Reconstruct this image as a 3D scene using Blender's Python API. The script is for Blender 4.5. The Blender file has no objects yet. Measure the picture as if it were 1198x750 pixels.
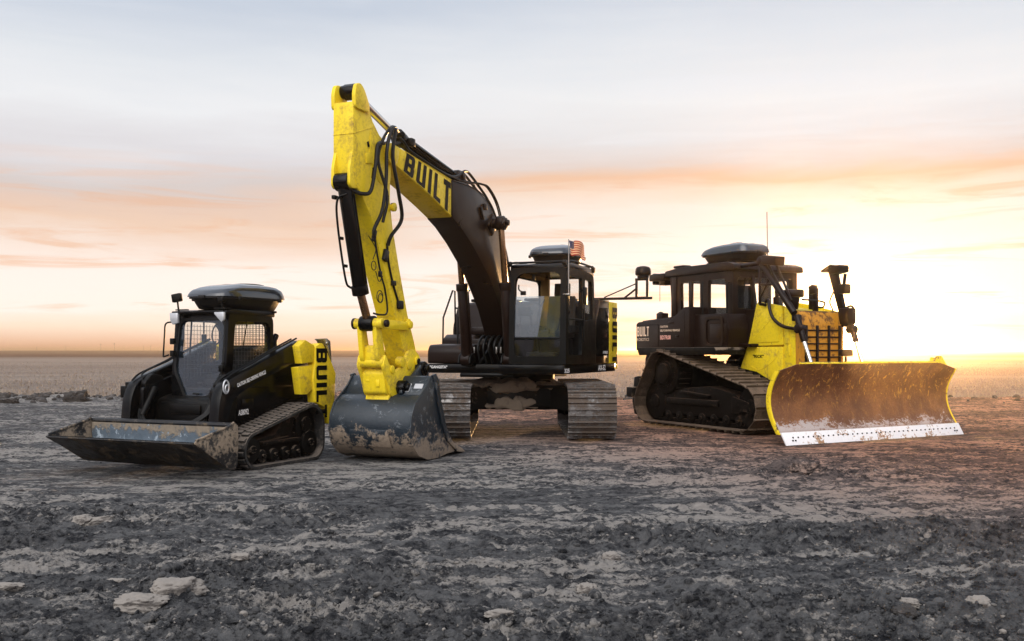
import bpy, bmesh, math, random
import numpy as np
from mathutils import Vector, Matrix
R = math.radians
sc = bpy.context.scene
COL = sc.collection
random.seed(7)
rng = np.random.default_rng(11)

# ------------------------------------------------------------------ materials
def lin(r, g, b):
    f = lambda c: (c/255)/12.92 if c/255 <= .04045 else (((c/255)+.055)/1.055)**2.4
    return (f(r), f(g), f(b), 1)

class NT:
    def __init__(s, tree): s.t = tree; s.n = tree.nodes; s.l = tree.links
    def node(s, typ, **kw):
        n = s.n.new(typ)
        for k, v in kw.items(): setattr(n, k, v)
        return n
    def link(s, a, b): s.l.new(a, b)
    def put(s, sock, v):
        if isinstance(v, bpy.types.NodeSocket): s.l.new(v, sock)
        else: sock.default_value = v
    def math(s, op, a, b=0.0, c=0.0, clamp=False):
        n = s.n.new('ShaderNodeMath'); n.operation = op; n.use_clamp = clamp
        s.put(n.inputs[0], a); s.put(n.inputs[1], b); s.put(n.inputs[2], c)
        return n.outputs[0]
    def smooth(s, v, a, b, lo=0.0, hi=1.0):
        n = s.n.new('ShaderNodeMapRange'); n.interpolation_type = 'SMOOTHSTEP'
        s.put(n.inputs['Value'], v); s.put(n.inputs['From Min'], a); s.put(n.inputs['From Max'], b)
        n.inputs['To Min'].default_value = lo; n.inputs['To Max'].default_value = hi
        return n.outputs[0]
    def mix(s, f, a, b):
        n = s.n.new('ShaderNodeMix'); n.data_type = 'RGBA'
        s.put(n.inputs[0], f); s.put(n.inputs[6], a); s.put(n.inputs[7], b)
        return n.outputs[2]
    def noise(s, vec, scale, detail=4, rough=.6, dist=0.0, stretch=None):
        if stretch:
            m = s.n.new('ShaderNodeMapping'); s.put(m.inputs['Vector'], vec); m.inputs['Scale'].default_value = stretch
            vec = m.outputs[0]
        n = s.n.new('ShaderNodeTexNoise'); s.put(n.inputs['Vector'], vec)
        n.inputs['Scale'].default_value = scale; n.inputs['Detail'].default_value = detail
        n.inputs['Roughness'].default_value = rough; n.inputs['Distortion'].default_value = dist
        return n.outputs[0]

def new_mat(name):
    m = bpy.data.materials.new(name); m.use_nodes = True
    t = NT(m.node_tree); b = t.n['Principled BSDF']
    return m, t, b

def surf(name, col, rough=.5, metal=0.0, dirt=0.0, dcol=(.16, .12, .085, 1), dscale=3.0, zfade=None, up=.5,
         wear=0.0, wcol=(.35, .33, .31, 1), bump=.15, coat=0.0, edge=.06, bscale=40, spec=.5, wscale=5.5, world=False):
    """painted or bare metal with patches of dried mud, worn spots and slight unevenness"""
    m, t, b = new_mat(name)
    co = t.node('ShaderNodeTexCoord').outputs['Object']
    geo = t.node('ShaderNodeNewGeometry')
    if world: co = geo.outputs['Position']
    c4 = (*col[:3], 1); b.inputs['Specular IOR Level'].default_value = spec
    n_big = t.noise(co, dscale, 6, .65, .4)
    n_fine = t.noise(co, 22, 5, .7)
    c = t.mix(t.smooth(n_fine, .3, .75, 0, .35), c4, tuple(x*.72 for x in col[:3])+(1,))
    r = t.smooth(n_big, .3, .7, rough*.8, min(1, rough*1.25))
    if wear:
        w = t.smooth(t.noise(co, wscale, 9, .78, .5), .70-wear*.3, .73-wear*.3)
        c = t.mix(w, c, wcol)
    if dirt:
        sep = t.node('ShaderNodeSeparateXYZ'); t.link(geo.outputs['Position'], sep.inputs[0])
        sn = t.node('ShaderNodeSeparateXYZ'); t.link(geo.outputs['Normal'], sn.inputs[0])
        upf = t.math('MULTIPLY', t.smooth(sn.outputs[2], .1, .95), up*.28)
        lvl = t.math('ADD', t.math('MULTIPLY', n_big, .65), t.math('MULTIPLY', n_fine, .35))
        lvl = t.math('ADD', lvl, upf)
        if zfade:
            zz = t.smooth(sep.outputs[2], zfade[0], zfade[1], .12, -.25)
            lvl = t.math('ADD', lvl, zz)
        th = .72-dirt*.3
        d = t.smooth(lvl, th-edge, th+edge)
        dc = t.mix(n_fine, tuple(x*.6 for x in dcol[:3])+(1,), tuple(min(1, x*1.5) for x in dcol[:3])+(1,))
        c = t.mix(d, c, dc)
        r = t.mix(d, r, (.95, .95, .95, 1))
        if metal:
            t.put(b.inputs['Metallic'], t.smooth(d, 0, 1, metal, 0.0))
        if coat: t.put(b.inputs['Coat Weight'], t.smooth(d, 0, 1, coat, 0.0))
        hgt = t.math('ADD', t.math('MULTIPLY', d, .6), t.math('MULTIPLY', n_fine, .3))
    else:
        if metal: b.inputs['Metallic'].default_value = metal
        b.inputs['Coat Weight'].default_value = coat
        hgt = n_fine
    t.put(b.inputs['Base Color'], c); t.put(b.inputs['Roughness'], r)
    bp = t.node('ShaderNodeBump'); bp.inputs['Strength'].default_value = bump; bp.inputs['Distance'].default_value = .012
    t.put(bp.inputs['Height'], hgt); t.link(bp.outputs[0], b.inputs['Normal'])
    return m

MUD = (.20, .155, .115, 1); GREYMUD = (.17, .15, .13, 1)
YEL = (.90, .66, .022)
M = {}
M['yellow'] = surf('yellow_paint', YEL, .38, dirt=.42, dcol=(.34, .22, .05), dscale=3.5, up=.2, bump=.12, spec=.22, edge=.12, wear=.16, wscale=9, wcol=(.22, .15, .03, 1))
M['yellow_dirty'] = surf('yellow_dirty_paint', YEL, .45, dirt=.42, dcol=(.13, .085, .04), dscale=6, bump=.2, spec=.25)
M['black'] = surf('black_paint', (.0028, .0028, .0032), .20, dirt=.10, dcol=(.045, .036, .03), dscale=2.5, up=.2, bump=.05, spec=.18)
M['black_matt'] = surf('black_satin_paint', (.0035, .0034, .0034), .38, dirt=.12, dcol=(.055, .043, .034), dscale=3, up=.3, bump=.1, spec=.15)
M['brown_black'] = surf('dusty_black_paint', (.011, .0045, .0028), .34, dirt=.20, dcol=(.06, .030, .018), dscale=2.5, up=.3, bump=.12, spec=.2)
M['chassis'] = surf('muddy_chassis_paint', (.005, .0042, .0038), .55, dirt=.30, dcol=(.15, .115, .085), dscale=3.5, up=.9, bump=.5, spec=.15)
M['undercarriage'] = surf('muddy_undercarriage_steel', (.006, .004, .003), .6, dirt=.34, dcol=(.06, .036, .024), dscale=4, up=.6, bump=.6, spec=.15)
M['guard_paint'] = surf('flare_tinted_yellow_guard', (.55, .24, .02), .45, dirt=.55, dcol=(.12, .055, .02), dscale=5, bump=.3, spec=.3)  # sun flare's orange-brown glow painted into the guard's yellow and dirt
M['shoe'] = surf('worn_shoe_steel', (.22, .21, .205), .34, metal=.8, dirt=.74, dcol=(.085, .063, .048), dscale=4, up=.2, bump=.9, edge=.07, world=True)
M['shoe_brown'] = surf('muddy_shoe_steel', (.10, .072, .05), .5, metal=.5, dirt=.62, dcol=(.13, .085, .055), dscale=4, up=.3, bump=.9, edge=.10, world=True)
M['rubber'] = surf('dusty_rubber', (.012, .012, .012), .7, dirt=.40, dcol=(.14, .115, .095), dscale=6, up=1.3, bump=.5, edge=.15)
M['bucket'] = surf('scraped_bucket_paint', (.018, .027, .037), .36, metal=.2, dirt=.58, dcol=(.22, .17, .125), dscale=4.2, zfade=(.0, 1.05), up=-.3, wear=.42, wcol=(.10, .115, .13, 1), bump=.8, edge=.045)
M['bucket_black'] = surf('muddy_black_bucket_steel', (.008, .008, .009), .4, dirt=.50, dcol=(.13, .095, .06), dscale=4, up=-.5, wear=.4, wcol=(.06, .05, .04, 1), bump=.5, edge=.07, spec=.35)
M['bucket_flank'] = surf('tan_caked_bucket_side', (.008, .008, .009), .45, dirt=.74, dcol=(.22, .17, .12), dscale=3.6, up=0, bump=.9, edge=.045)
M['bucket_inside'] = surf('polished_bucket_floor', (.10, .13, .16), .5, metal=.2, dirt=.68, dcol=(.19, .155, .115), dscale=4, zfade=(.66, .2), up=-.1, wear=.5, wcol=(.34, .40, .45, 1), bump=.7, edge=.03)
M['moldboard'] = surf('rusty_moldboard_steel', (.20, .075, .022), .42, metal=.35, dirt=.56, dcol=(.42, .33, .27), dscale=2.6, zfade=(.2, .85), up=0, wear=.36, wscale=3.5, wcol=(.42, .20, .045, 1), bump=.6, edge=.10)
def moldboard_material():
    m, t, b = new_mat('rusty_moldboard_steel')
    co = t.node('ShaderNodeTexCoord').outputs['Object']; sep = t.node('ShaderNodeSeparateXYZ'); t.link(co, sep.inputs[0]); z = sep.outputs[2]
    cl = t.noise(co, 1.8, 6, .65, .4); fl = t.noise(co, 9, 9, .75, .8, stretch=(1, 1.3, .7)); fi = t.noise(co, 30, 6, .75); sc_ = t.noise(co, 6, 8, .8, 1.5, stretch=(1, 1, 2.2))
    c = t.mix(t.smooth(cl, .3, .7), (.13, .045, .014, 1), (.32, .125, .032, 1))
    c = t.mix(t.smooth(fi, .35, .7, 0, .6), c, (.16, .070, .030, 1))
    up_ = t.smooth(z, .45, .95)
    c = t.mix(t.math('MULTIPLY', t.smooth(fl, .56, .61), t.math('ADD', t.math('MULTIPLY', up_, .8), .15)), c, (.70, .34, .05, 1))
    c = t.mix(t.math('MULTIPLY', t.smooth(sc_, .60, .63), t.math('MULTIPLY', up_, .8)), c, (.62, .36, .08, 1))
    lowp = t.math('ADD', t.math('ADD', t.math('MULTIPLY', sc_, .5), t.math('MULTIPLY', fi, .22)), t.math('MULTIPLY', cl, .45))
    lowp = t.math('ADD', lowp, t.smooth(z, .16, .75, .07, -.22))
    c = t.mix(t.smooth(lowp, .585, .63, 0, .85), c, (.52, .46, .44, 1))
    d = t.smooth(z, .16, .24, 1, 0)
    c = t.mix(t.math('MULTIPLY', d, .7), c, (.22, .12, .07, 1))
    t.put(b.inputs['Base Color'], c); t.put(b.inputs['Roughness'], t.smooth(fi, .3, .7, .35, .7)); b.inputs['Metallic'].default_value = .25
    bp = t.node('ShaderNodeBump'); bp.inputs['Strength'].default_value = .5; bp.inputs['Distance'].default_value = .02; t.put(bp.inputs['Height'], t.math('ADD', fl, fi)); t.link(bp.outputs[0], b.inputs['Normal'])
    return m
M['moldboard'] = moldboard_material()
M['edge'] = surf('white_worn_cutting_edge', (.80, .78, .78), .45, metal=.1, dirt=.56, dcol=(.30, .17, .09), dscale=2.6, up=-.2, bump=.3, edge=.015)
M['steel'] = surf('bare_steel', (.45, .42, .38), .3, metal=.9, dirt=.3, dcol=(.12, .09, .06), bump=.1)
M['chrome'] = surf('chrome_rod', (.75, .72, .68), .15, metal=1.0, bump=.02)
M['hose'] = surf('black_hose_rubber', (.005, .005, .005), .45, bump=.05, spec=.25)
M['plastic'] = surf('charcoal_plastic_shell', (.020, .025, .033), .16, bump=.02, spec=.6, coat=.6)
M['plastic_rough'] = surf('charcoal_textured_plastic', (.008, .0075, .0075), .5, bump=.2, spec=.25)
M['seat'] = surf('worn_seat_fabric', (.05, .035, .022), .8, bump=.3)
M['cabtrim'] = surf('yellow_lit_cab_trim', (.34, .18, .035), .6, bump=.05)  # warm yellow light on the trim is painted into its colour
M['white'] = surf('white_lettering_vinyl', (.82, .80, .78), .5, bump=0)
M['warmwhite'] = surf('cream_lettering_vinyl', (.85, .66, .50), .5, bump=0)
M['letter_black'] = surf('black_lettering_vinyl', (.003, .003, .003), .5, bump=0, spec=.1)
M['orange_text'] = surf('pink_lettering_vinyl', (.80, .42, .36), .5, bump=0)
M['dark_in'] = surf('dark_interior', (.006, .006, .006), .7, bump=.05, spec=.2)
M['lamp_clear'] = surf('clear_lamp_lens', (.55, .56, .58), .12, metal=.3, bump=.02)
M['grille'] = surf('dark_grille_steel', (.02, .018, .016), .5, bump=.1)
M['tan_dirt'] = surf('dried_tan_dirt', (.24, .185, .135), .95, dirt=.5, dcol=(.12, .09, .07), bump=.9)

def glass_mat(name, tint, refl, dust_sheen, dust_sheen_col):
    m = bpy.data.materials.new(name); m.use_nodes = True
    t = NT(m.node_tree); t.n.clear()
    out = t.node('ShaderNodeOutputMaterial')
    tr = t.node('ShaderNodeBsdfTransparent'); tr.inputs[0].default_value = tint
    gl = t.node('ShaderNodeBsdfGlossy'); gl.inputs['Roughness'].default_value = .03
    gl.inputs['Color'].default_value = (.9, .95, 1, 1)
    lw = t.node('ShaderNodeLayerWeight'); lw.inputs[0].default_value = .5
    f = t.math('ADD', t.math('MULTIPLY', t.math('POWER', lw.outputs['Facing'], 3.0), .35), refl, clamp=True)
    mx = t.node('ShaderNodeMixShader'); t.put(mx.inputs[0], f); t.link(tr.outputs[0], mx.inputs[1]); t.link(gl.outputs[0], mx.inputs[2])
    df = t.node('ShaderNodeBsdfDiffuse'); df.inputs[0].default_value = dust_sheen_col
    co = t.node('ShaderNodeTexCoord').outputs['Object']
    d = t.smooth(t.noise(co, 3.2, 7, .7, 1.0), .35, .8, dust_sheen*.35, dust_sheen*1.5)
    m2 = t.node('ShaderNodeMixShader'); t.put(m2.inputs[0], d); t.link(mx.outputs[0], m2.inputs[1]); t.link(df.outputs[0], m2.inputs[2])
    t.link(m2.outputs[0], out.inputs[0])
    return m
M['glass'] = glass_mat('dusty_cab_glass', (.95, .96, .96, 1), .03, .015, (.45, .45, .45, 1))
M['glass_front'] = glass_mat('dusty_sheen_front_glass', (.60, .70, .76, 1), .12, .15, (.13, .21, .27, 1))  # blue-grey sky reflection painted into the colour of the dust film
M['glass_door'] = glass_mat('skid_door_sheen_glass', (.95, .97, .98, 1), .08, .07, (.14, .24, .36, 1))  # thin dust film, tinted blue to stand for a sky reflection

# ------------------------------------------------------------------ mesh helpers
def smooth_mesh(me, ang=38):
    bm = bmesh.new(); bm.from_mesh(me)
    for f in bm.faces: f.smooth = True
    ca = R(ang)
    for e in bm.edges:
        if len(e.link_faces) == 2:
            e.smooth = e.calc_face_angle(0) < ca
        else: e.smooth = False
    bm.to_mesh(me); bm.free()

class MB:
    """collects shapes and links them as one mesh object"""
    def __init__(s): s.bm = bmesh.new(); s.xf = Matrix.Identity(4)
    def merge(s, b, bevel=0, seg=2, smat=0):
        if bevel:
            bmesh.ops.remove_doubles(b, verts=b.verts, dist=1e-5)
            es = [e for e in b.edges if len(e.link_faces) == 2 and e.calc_face_angle(0) > R(28)]
            bmesh.ops.bevel(b, geom=es, offset=bevel, segments=seg, affect='EDGES', clamp_overlap=True, profile=.5)
        b.transform(s.xf)
        me = bpy.data.meshes.new('tmp'); b.to_mesh(me); b.free()
        n0 = len(s.bm.faces)
        s.bm.from_mesh(me); bpy.data.meshes.remove(me)
        if smat:
            s.bm.faces.ensure_lookup_table()
            for f in s.bm.faces[n0:]: f.material_index = smat
        return s
    def box(s, c, d, rot=None, bevel=.008, seg=2, smat=0):
        b = bmesh.new(); bmesh.ops.create_cube(b, size=1)
        m = Matrix.Translation(c)
        if rot is not None:
            from mathutils import Euler
            m = m @ Euler([R(a) for a in rot]).to_matrix().to_4x4()
        b.transform(m @ Matrix.Diagonal((*d, 1)))
        return s.merge(b, bevel, seg, smat)
    def prism(s, pts, a, b_, axis='y', bevel=.01, seg=2, smat=0):
        b = bmesh.new()
        def P(u, v, w): return {'y': (u, w, v), 'x': (w, u, v), 'z': (u, v, w)}[axis]
        A = [b.verts.new(P(u, v, a)) for u, v in pts]; B = [b.verts.new(P(u, v, b_)) for u, v in pts]
        b.faces.new(A); b.faces.new(B[::-1]); n = len(pts)
        for i in range(n): b.faces.new((A[i], B[i], B[(i+1) % n], A[(i+1) % n]))
        bmesh.ops.recalc_face_normals(b, faces=b.faces)
        return s.merge(b, bevel, seg, smat)
    def loft(s, rings, cap=True, smat=0):
        b = bmesh.new(); V = [[b.verts.new(p) for p in r] for r in rings]
        for i in range(len(V)-1):
            n = len(V[i])
            for j in range(n): b.faces.new((V[i][j], V[i][(j+1) % n], V[i+1][(j+1) % n], V[i+1][j]))
        if cap: b.faces.new(V[0][::-1]); b.faces.new(V[-1])
        bmesh.ops.recalc_face_normals(b, faces=b.faces)
        return s.merge(b, 0, 2, smat)
    def ring(s, outer, inner, mp, t, smat=0):
        """frame between two loops of equal count; mp(u,v,w) gives the point"""
        b = bmesh.new(); n = len(outer)
        O0 = [b.verts.new(mp(*p, 0)) for p in outer]; I0 = [b.verts.new(mp(*p, 0)) for p in inner]
        O1 = [b.verts.new(mp(*p, t)) for p in outer]; I1 = [b.verts.new(mp(*p, t)) for p in inner]
        for i in range(n):
            j = (i+1) % n
            b.faces.new((O0[i], O0[j], I0[j], I0[i])); b.faces.new((O1[i], I1[i], I1[j], O1[j]))
            b.faces.new((O0[i], O1[i], O1[j], O0[j])); b.faces.new((I0[i], I0[j], I1[j], I1[i]))
        bmesh.ops.recalc_face_normals(b, faces=b.faces)
        return s.merge(b, 0, 2, smat)
    def cyl(s, p0, p1, r, r2=None, n=20, bevel=.004, smat=0, cap=True):
        p0 = Vector(p0); p1 = Vector(p1); d = p1-p0; L = d.length
        b = bmesh.new()
        bmesh.ops.create_cone(b, cap_ends=cap, segments=n, radius1=r, radius2=r if r2 is None else r2, depth=L)
        q = d.to_track_quat('Z', 'Y').to_matrix().to_4x4()
        b.transform(Matrix.Translation((p0+p1)/2) @ q)
        return s.merge(b, bevel if r > .012 else 0, 2, smat)
    def tube(s, pts, r, n=8, smoothit=True, smat=0, closed=False):
        P = [Vector(p) for p in pts]
        if smoothit and len(P) > 2:
            Q = []
            N = len(P)
            rngi = range(N if closed else N-1)
            for i in rngi:
                p0 = P[(i-1) % N] if (i > 0 or closed) else P[0]*2-P[1]; p1 = P[i]; p2 = P[(i+1) % N]
                p3 = P[(i+2) % N] if (i+2 < N or closed) else P[-1]*2-P[-2]
                for k in range(6):
                    t = k/6
                    Q.append(.5*((2*p1)+(-p0+p2)*t+(2*p0-5*p1+4*p2-p3)*t*t+(-p0+3*p1-3*p2+p3)*t**3))
            if not closed: Q.append(P[-1])
            P = Q
        N = len(P); rings = []; up = Vector((0, 0, 1))
        t0 = (P[1]-P[0]).normalized()
        a = t0.cross(up)
        if a.length < .1: a = t0.cross(Vector((0, 1, 0)))
        a.normalize()
        for i in range(N):
            t = (P[(i+1) % N]-P[i-1] if closed else P[min(i+1, N-1)]-P[max(i-1, 0)]).normalized()
            a = (a - t*a.dot(t)).normalized(); c = t.cross(a)
            rings.append([P[i]+a*(r*math.cos(2*math.pi*k/n))+c*(r*math.sin(2*math.pi*k/n)) for k in range(n)])
        if closed: rings.append(rings[0]); return s.loft(rings, cap=False, smat=smat)
        return s.loft(rings, smat=smat)
    def ball(s, c, r, sc_=(1, 1, 1), smat=0, sub=2):
        b = bmesh.new(); bmesh.ops.create_icosphere(b, subdivisions=sub, radius=r)
        b.transform(Matrix.Translation(c) @ Matrix.Diagonal((*sc_, 1)))
        return s.merge(b, 0, 2, smat)
    def poly3(s, pts, smat=0):
        b = bmesh.new(); b.faces.new([b.verts.new(p) for p in pts])
        return s.merge(b, 0, 2, smat)
    def build(s, name, mat, parent=None, ang=38, label=None, rz=None):
        me = bpy.data.meshes.new(name); s.bm.normal_update(); s.bm.to_mesh(me); s.bm.free()
        smooth_mesh(me, ang)
        for m in (mat if isinstance(mat, (list, tuple)) else [mat]): me.materials.append(M[m] if isinstance(m, str) else m)
        o = bpy.data.objects.new(name, me); COL.objects.link(o)
        if parent: o.parent = parent
        if rz is not None: o.rotation_euler.z = rz
        if label: o['label'] = label
        return o

def empty(name, loc, rz, label, cat, group=None):
    o = bpy.data.objects.new(name, None); COL.objects.link(o)
    o.location = loc; o.rotation_euler = (0, 0, rz); o.empty_display_size = .3
    o['label'] = label; o['category'] = cat
    if group: o['group'] = group
    return o
def tag(o, label, cat, group=None):
    o['label'] = label; o['category'] = cat
    if group: o['group'] = group
    return o

def rpoly(pts, r, n=4):
    """polygon with rounded corners; r a number or one per corner"""
    out = []; N = len(pts)
    rs = r if isinstance(r, (list, tuple)) else [r]*N
    for i in range(N):
        p = Vector(pts[i]); a = Vector(pts[i-1])-p; b = Vector(pts[(i+1) % N])-p
        d = min(rs[i], a.length*.45, b.length*.45)
        if d < 1e-4: d = 1e-4
        p0 = p+a.normalized()*d; p2 = p+b.normalized()*d
        for k in range(n+1):
            t = k/n; q = p0*(1-t)**2+p*2*t*(1-t)+p2*t*t
            out.append((q.x, q.y))
    return out
def arc(cx, cy, r, a0, a1, n):
    return [(cx+r*math.cos(R(a0+(a1-a0)*k/n)), cy+r*math.sin(R(a0+(a1-a0)*k/n))) for k in range(n+1)]

def hull(circles, n=48):
    P = []
    for cx, cy, r in circles: P += [(cx+r*math.cos(2*math.pi*k/n), cy+r*math.sin(2*math.pi*k/n)) for k in range(n)]
    P = sorted(set((round(a, 5), round(b, 5)) for a, b in P))
    def half(pts):
        h = []
        for p in pts:
            while len(h) >= 2 and (h[-1][0]-h[-2][0])*(p[1]-h[-2][1])-(h[-1][1]-h[-2][1])*(p[0]-h[-2][0]) <= 0: h.pop()
            h.append(p)
        return h
    lo = half(P); up = half(P[::-1])
    return lo[:-1]+up[:-1]          # counter-clockwise
def resample(path, n):
    P = [Vector(p) for p in path]; N = len(P)
    seg = [(P[(i+1) % N]-P[i]).length for i in range(N)]; L = sum(seg); out = []
    for k in range(n):
        d = L*k/n; i = 0
        while d > seg[i]: d -= seg[i]; i = (i+1) % N
        out.append(P[i]+(P[(i+1) % N]-P[i])*(d/seg[i]))
    res = []
    for k in range(n):
        t = (out[(k+1) % n]-out[k-1]).normalized()
        res.append((out[k], t, math.atan2(t.y, t.x)))
    return res, L

# ------------------------------------------------------------------ lettering
def block_letter(ch, w, s):
    """pieces of one bold gothic capital in a cell w wide, 1 high, as non-overlapping polygons"""
    c = s*.45
    if ch == 'I': return [[(0, 0), (s, 0), (s, 1), (0, 1)]]
    if ch == 'L': return [[(0, 0), (s, 0), (s, 1), (0, 1)], [(s, 0), (w, 0), (w, s*.8), (s, s*.8)]]
    if ch == 'T': return [[(0, 1-s*.8), (w, 1-s*.8), (w, 1), (0, 1)], [((w-s)/2, 0), ((w+s)/2, 0), ((w+s)/2, 1-s*.8), ((w-s)/2, 1-s*.8)]]
    if ch == 'U': return [[(0, c), (s, c+.02), (s, 1), (0, 1)], [(w-s, c+.02), (w, c), (w, 1), (w-s, 1)],
                          [(0, c), (c, 0), (w-c, 0), (w, c), (w-s, c+.02), (w-s, s*.8+.02), (w-s-.04, s*.8), (s+.04, s*.8), (s, s*.8+.02), (s, c+.02)]]
    if ch == 'B': return [[(0, 0), (s, 0), (s, 1), (0, 1)],
                          [(s, 1-s*.8), (w-s, 1-s*.8), (w-s, 1), (s, 1)], [(s, 0), (w-s, 0), (w-s, s*.8), (s, s*.8)],
                          [(s, .5-s*.4), (w-s, .5-s*.4), (w-s, .5+s*.4), (s, .5+s*.4)],
                          [(w-s, .5), (w-c*.4, .5), (w, .5+c*.8), (w, 1-c), (w-c, 1), (w-s, 1)],
                          [(w-s, 0), (w-c, 0), (w, c), (w, .5-c*.8), (w-c*.4, .5), (w-s, .5)]]
def built_sign(bl, br, tr, tl, t=.003, w=.62, s=.2, gap=.16, mat='letter_black', parent=None, name='lettering', bend=None):
    """the word BUILT filling the quad bl-br-tr-tl; bend(p, u) may move a point onto a curved panel"""
    bl, br, tr, tl = map(Vector, (bl, br, tr, tl))
    nrm = (br-bl).cross(tl-bl).normalized()*t
    adv = {'B': w, 'U': w, 'I': s, 'L': w*.82, 'T': w*.9}
    tot = sum(adv[c] for c in 'BUILT')+4*gap
    x = 0; mb = MB()
    for ch in 'BUILT':
        ww = adv[ch]
        for pol in block_letter(ch, ww, s):
            def mp(u, v):
                u = (u+x)/tot
                p = (bl*(1-u)+br*u)*(1-v)+(tl*(1-u)+tr*u)*v
                return bend(p) if bend else p
            b = bmesh.new()
            # subdivide long pieces so they can follow a bend
            A = [b.verts.new(mp(u, v)+nrm) for u, v in pol]
            b.faces.new(A)
            mb.merge(b)
        x += ww+gap
    return mb.build(name, mat, parent)

def text_mesh(txt, origin, xdir, ydir, width, height, mat, parent, name='lettering', bold=.02, lift=.004):
    cu = bpy.data.curves.new('txt', 'FONT'); cu.body = txt; cu.offset = bold; cu.resolution_u = 2
    ob = bpy.data.objects.new('txt', cu); COL.objects.link(ob)
    dg = bpy.context.evaluated_depsgraph_get()
    me = bpy.data.meshes.new_from_object(ob.evaluated_get(dg))
    bpy.data.objects.remove(ob); bpy.data.curves.remove(cu)
    xs = [v.co.x for v in me.vertices]; ys = [v.co.y for v in me.vertices]
    x0, x1, y0, y1 = min(xs), max(xs), min(ys), max(ys)
    X = Vector(xdir).normalized(); Y = Vector(ydir).normalized(); N = X.cross(Y); O = Vector(origin)
    for v in me.vertices:
        v.co = O+X*((v.co.x-x0)/(x1-x0)*width)+Y*((v.co.y-y0)/(y1-y0)*height)+N*lift
    me.materials.clear(); me.materials.append(M[mat]); me.name = name
    o = bpy.data.objects.new(name, me); COL.objects.link(o); o.parent = parent
    return o

# ------------------------------------------------------------------ shared pieces
def superell(a, b, n, z, cx=0, cy=0, k=40):
    out = []
    for i in range(k):
        t = 2*math.pi*i/k; c, s_ = math.cos(t), math.sin(t)
        out.append((cx+a*math.copysign(abs(c)**(2/n), c), cy+b*math.copysign(abs(s_)**(2/n), s_), z))
    return out
def roof_box(parent, cx, cy, z, L=1.28, W=.72, flip=1):
    """streamlined cargo box: lid, tray, rim and latches; z is the underside"""
    a, b = L/2, W/2; zr = z+.15
    lid = MB()
    lv = [(0, 1, 0), (.05, .985, .002), (.095, .952, .006), (.125, .915, .012), (.132, .895, .015), (.158, .80, .03), (.174, .64, .045), (.183, .40, .058), (.187, .16, .062)]
    def lidring(h, s_, sh):      # the nose end slopes more than the blunt tail
        q = superell(a*s_, b*(s_**1.05), 5.5, 0, cx-flip*sh*L, cy)
        return [(x, y, zr+.012+h*(1.06-.42*max(0, flip*(x-cx)/a)**1.8-.22*max(0, -flip*(x-cx)/a)**4)) for x, y, z in q]
    lid.loft([lidring(*q) for q in lv])
    for sgn in (-1, 1):     # raised ridges along the lid
        lid.tube([(cx-flip*.42*L, cy+sgn*W*.17, zr+.12), (cx-flip*.25*L, cy+sgn*W*.2, zr+.200), (cx+flip*.05*L, cy+sgn*W*.16, zr+.198), (cx+flip*.28*L, cy+sgn*W*.10, zr+.150)], .014)
    lido = lid.build('cargo_box', 'plastic', parent, 17)
    tray = MB(); tv = [(-.15, .80), (-.145, .84), (-.09, .90), (-.03, .955), (0, .965)]
    tray.loft([superell(a*s_, b*s_, 3.2, zr+h, cx, cy) for h, s_ in tv])
    tray.build('tray', 'plastic_rough', lido, 50)
    rim = MB(); rim.loft([superell(a*1.0, b*1.0, 3.4, zr-.014, cx, cy), superell(a*1.03, b*1.045, 3.4, zr-.012, cx, cy),
                          superell(a*1.03, b*1.045, 3.4, zr+.012, cx, cy), superell(a*1.0, b*1.0, 3.4, zr+.014, cx, cy)])
    for px in (-.3, .3):
        for sgn in (-1, 1): rim.box((cx+px*L, cy+sgn*(b*1.04), zr-.01), (.07, .03, .05))
    rim.box((cx+a*1.03, cy, zr), (.04, .10, .05)); rim.box((cx-a*1.03, cy, zr), (.04, .10, .05))
    rim.build('rim', 'plastic_rough', lido, 50)
    rk = MB()
    for px in (-.27, .27):
        rk.box((cx+px*L, cy, z-.018), (.06, W*.95, .03))
        for sgn in (-1, 1): rk.box((cx+px*L, cy+sgn*W*.4, z-.05), (.05, .05, .06))
    rk.build('mount_bar', 'black_matt', lido)
    return lido

def shoe_mesh(width, pitch, bars, mat):
    b = MB()
    pr = [(-pitch*.50, .0), (-pitch*.50, .012), (-pitch*.34, .022)]
    g = .040 if bars == 1 else .036
    xs = [-.22, .28] if bars == 2 else [-.30]
    for x in xs: pr += [(pitch*(x-.045), .018), (pitch*(x-.03), .018+g), (pitch*(x+.03), .018+g), (pitch*(x+.05), .018)]
    pr += [(pitch*.5, .014), (pitch*.53, .0)]
    b.prism(pr, -width/2, width/2, bevel=0)
    for y in (-.09, .09):
        for x in (-.12, .16): b.cyl((pitch*x, y, .016), (pitch*x, y, .032), .013, n=6, bevel=0)
    me = bpy.data.meshes.new('track_shoe'); b.bm.to_mesh(me); b.bm.free(); smooth_mesh(me, 30); me.materials.append(M[mat])
    return me

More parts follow.
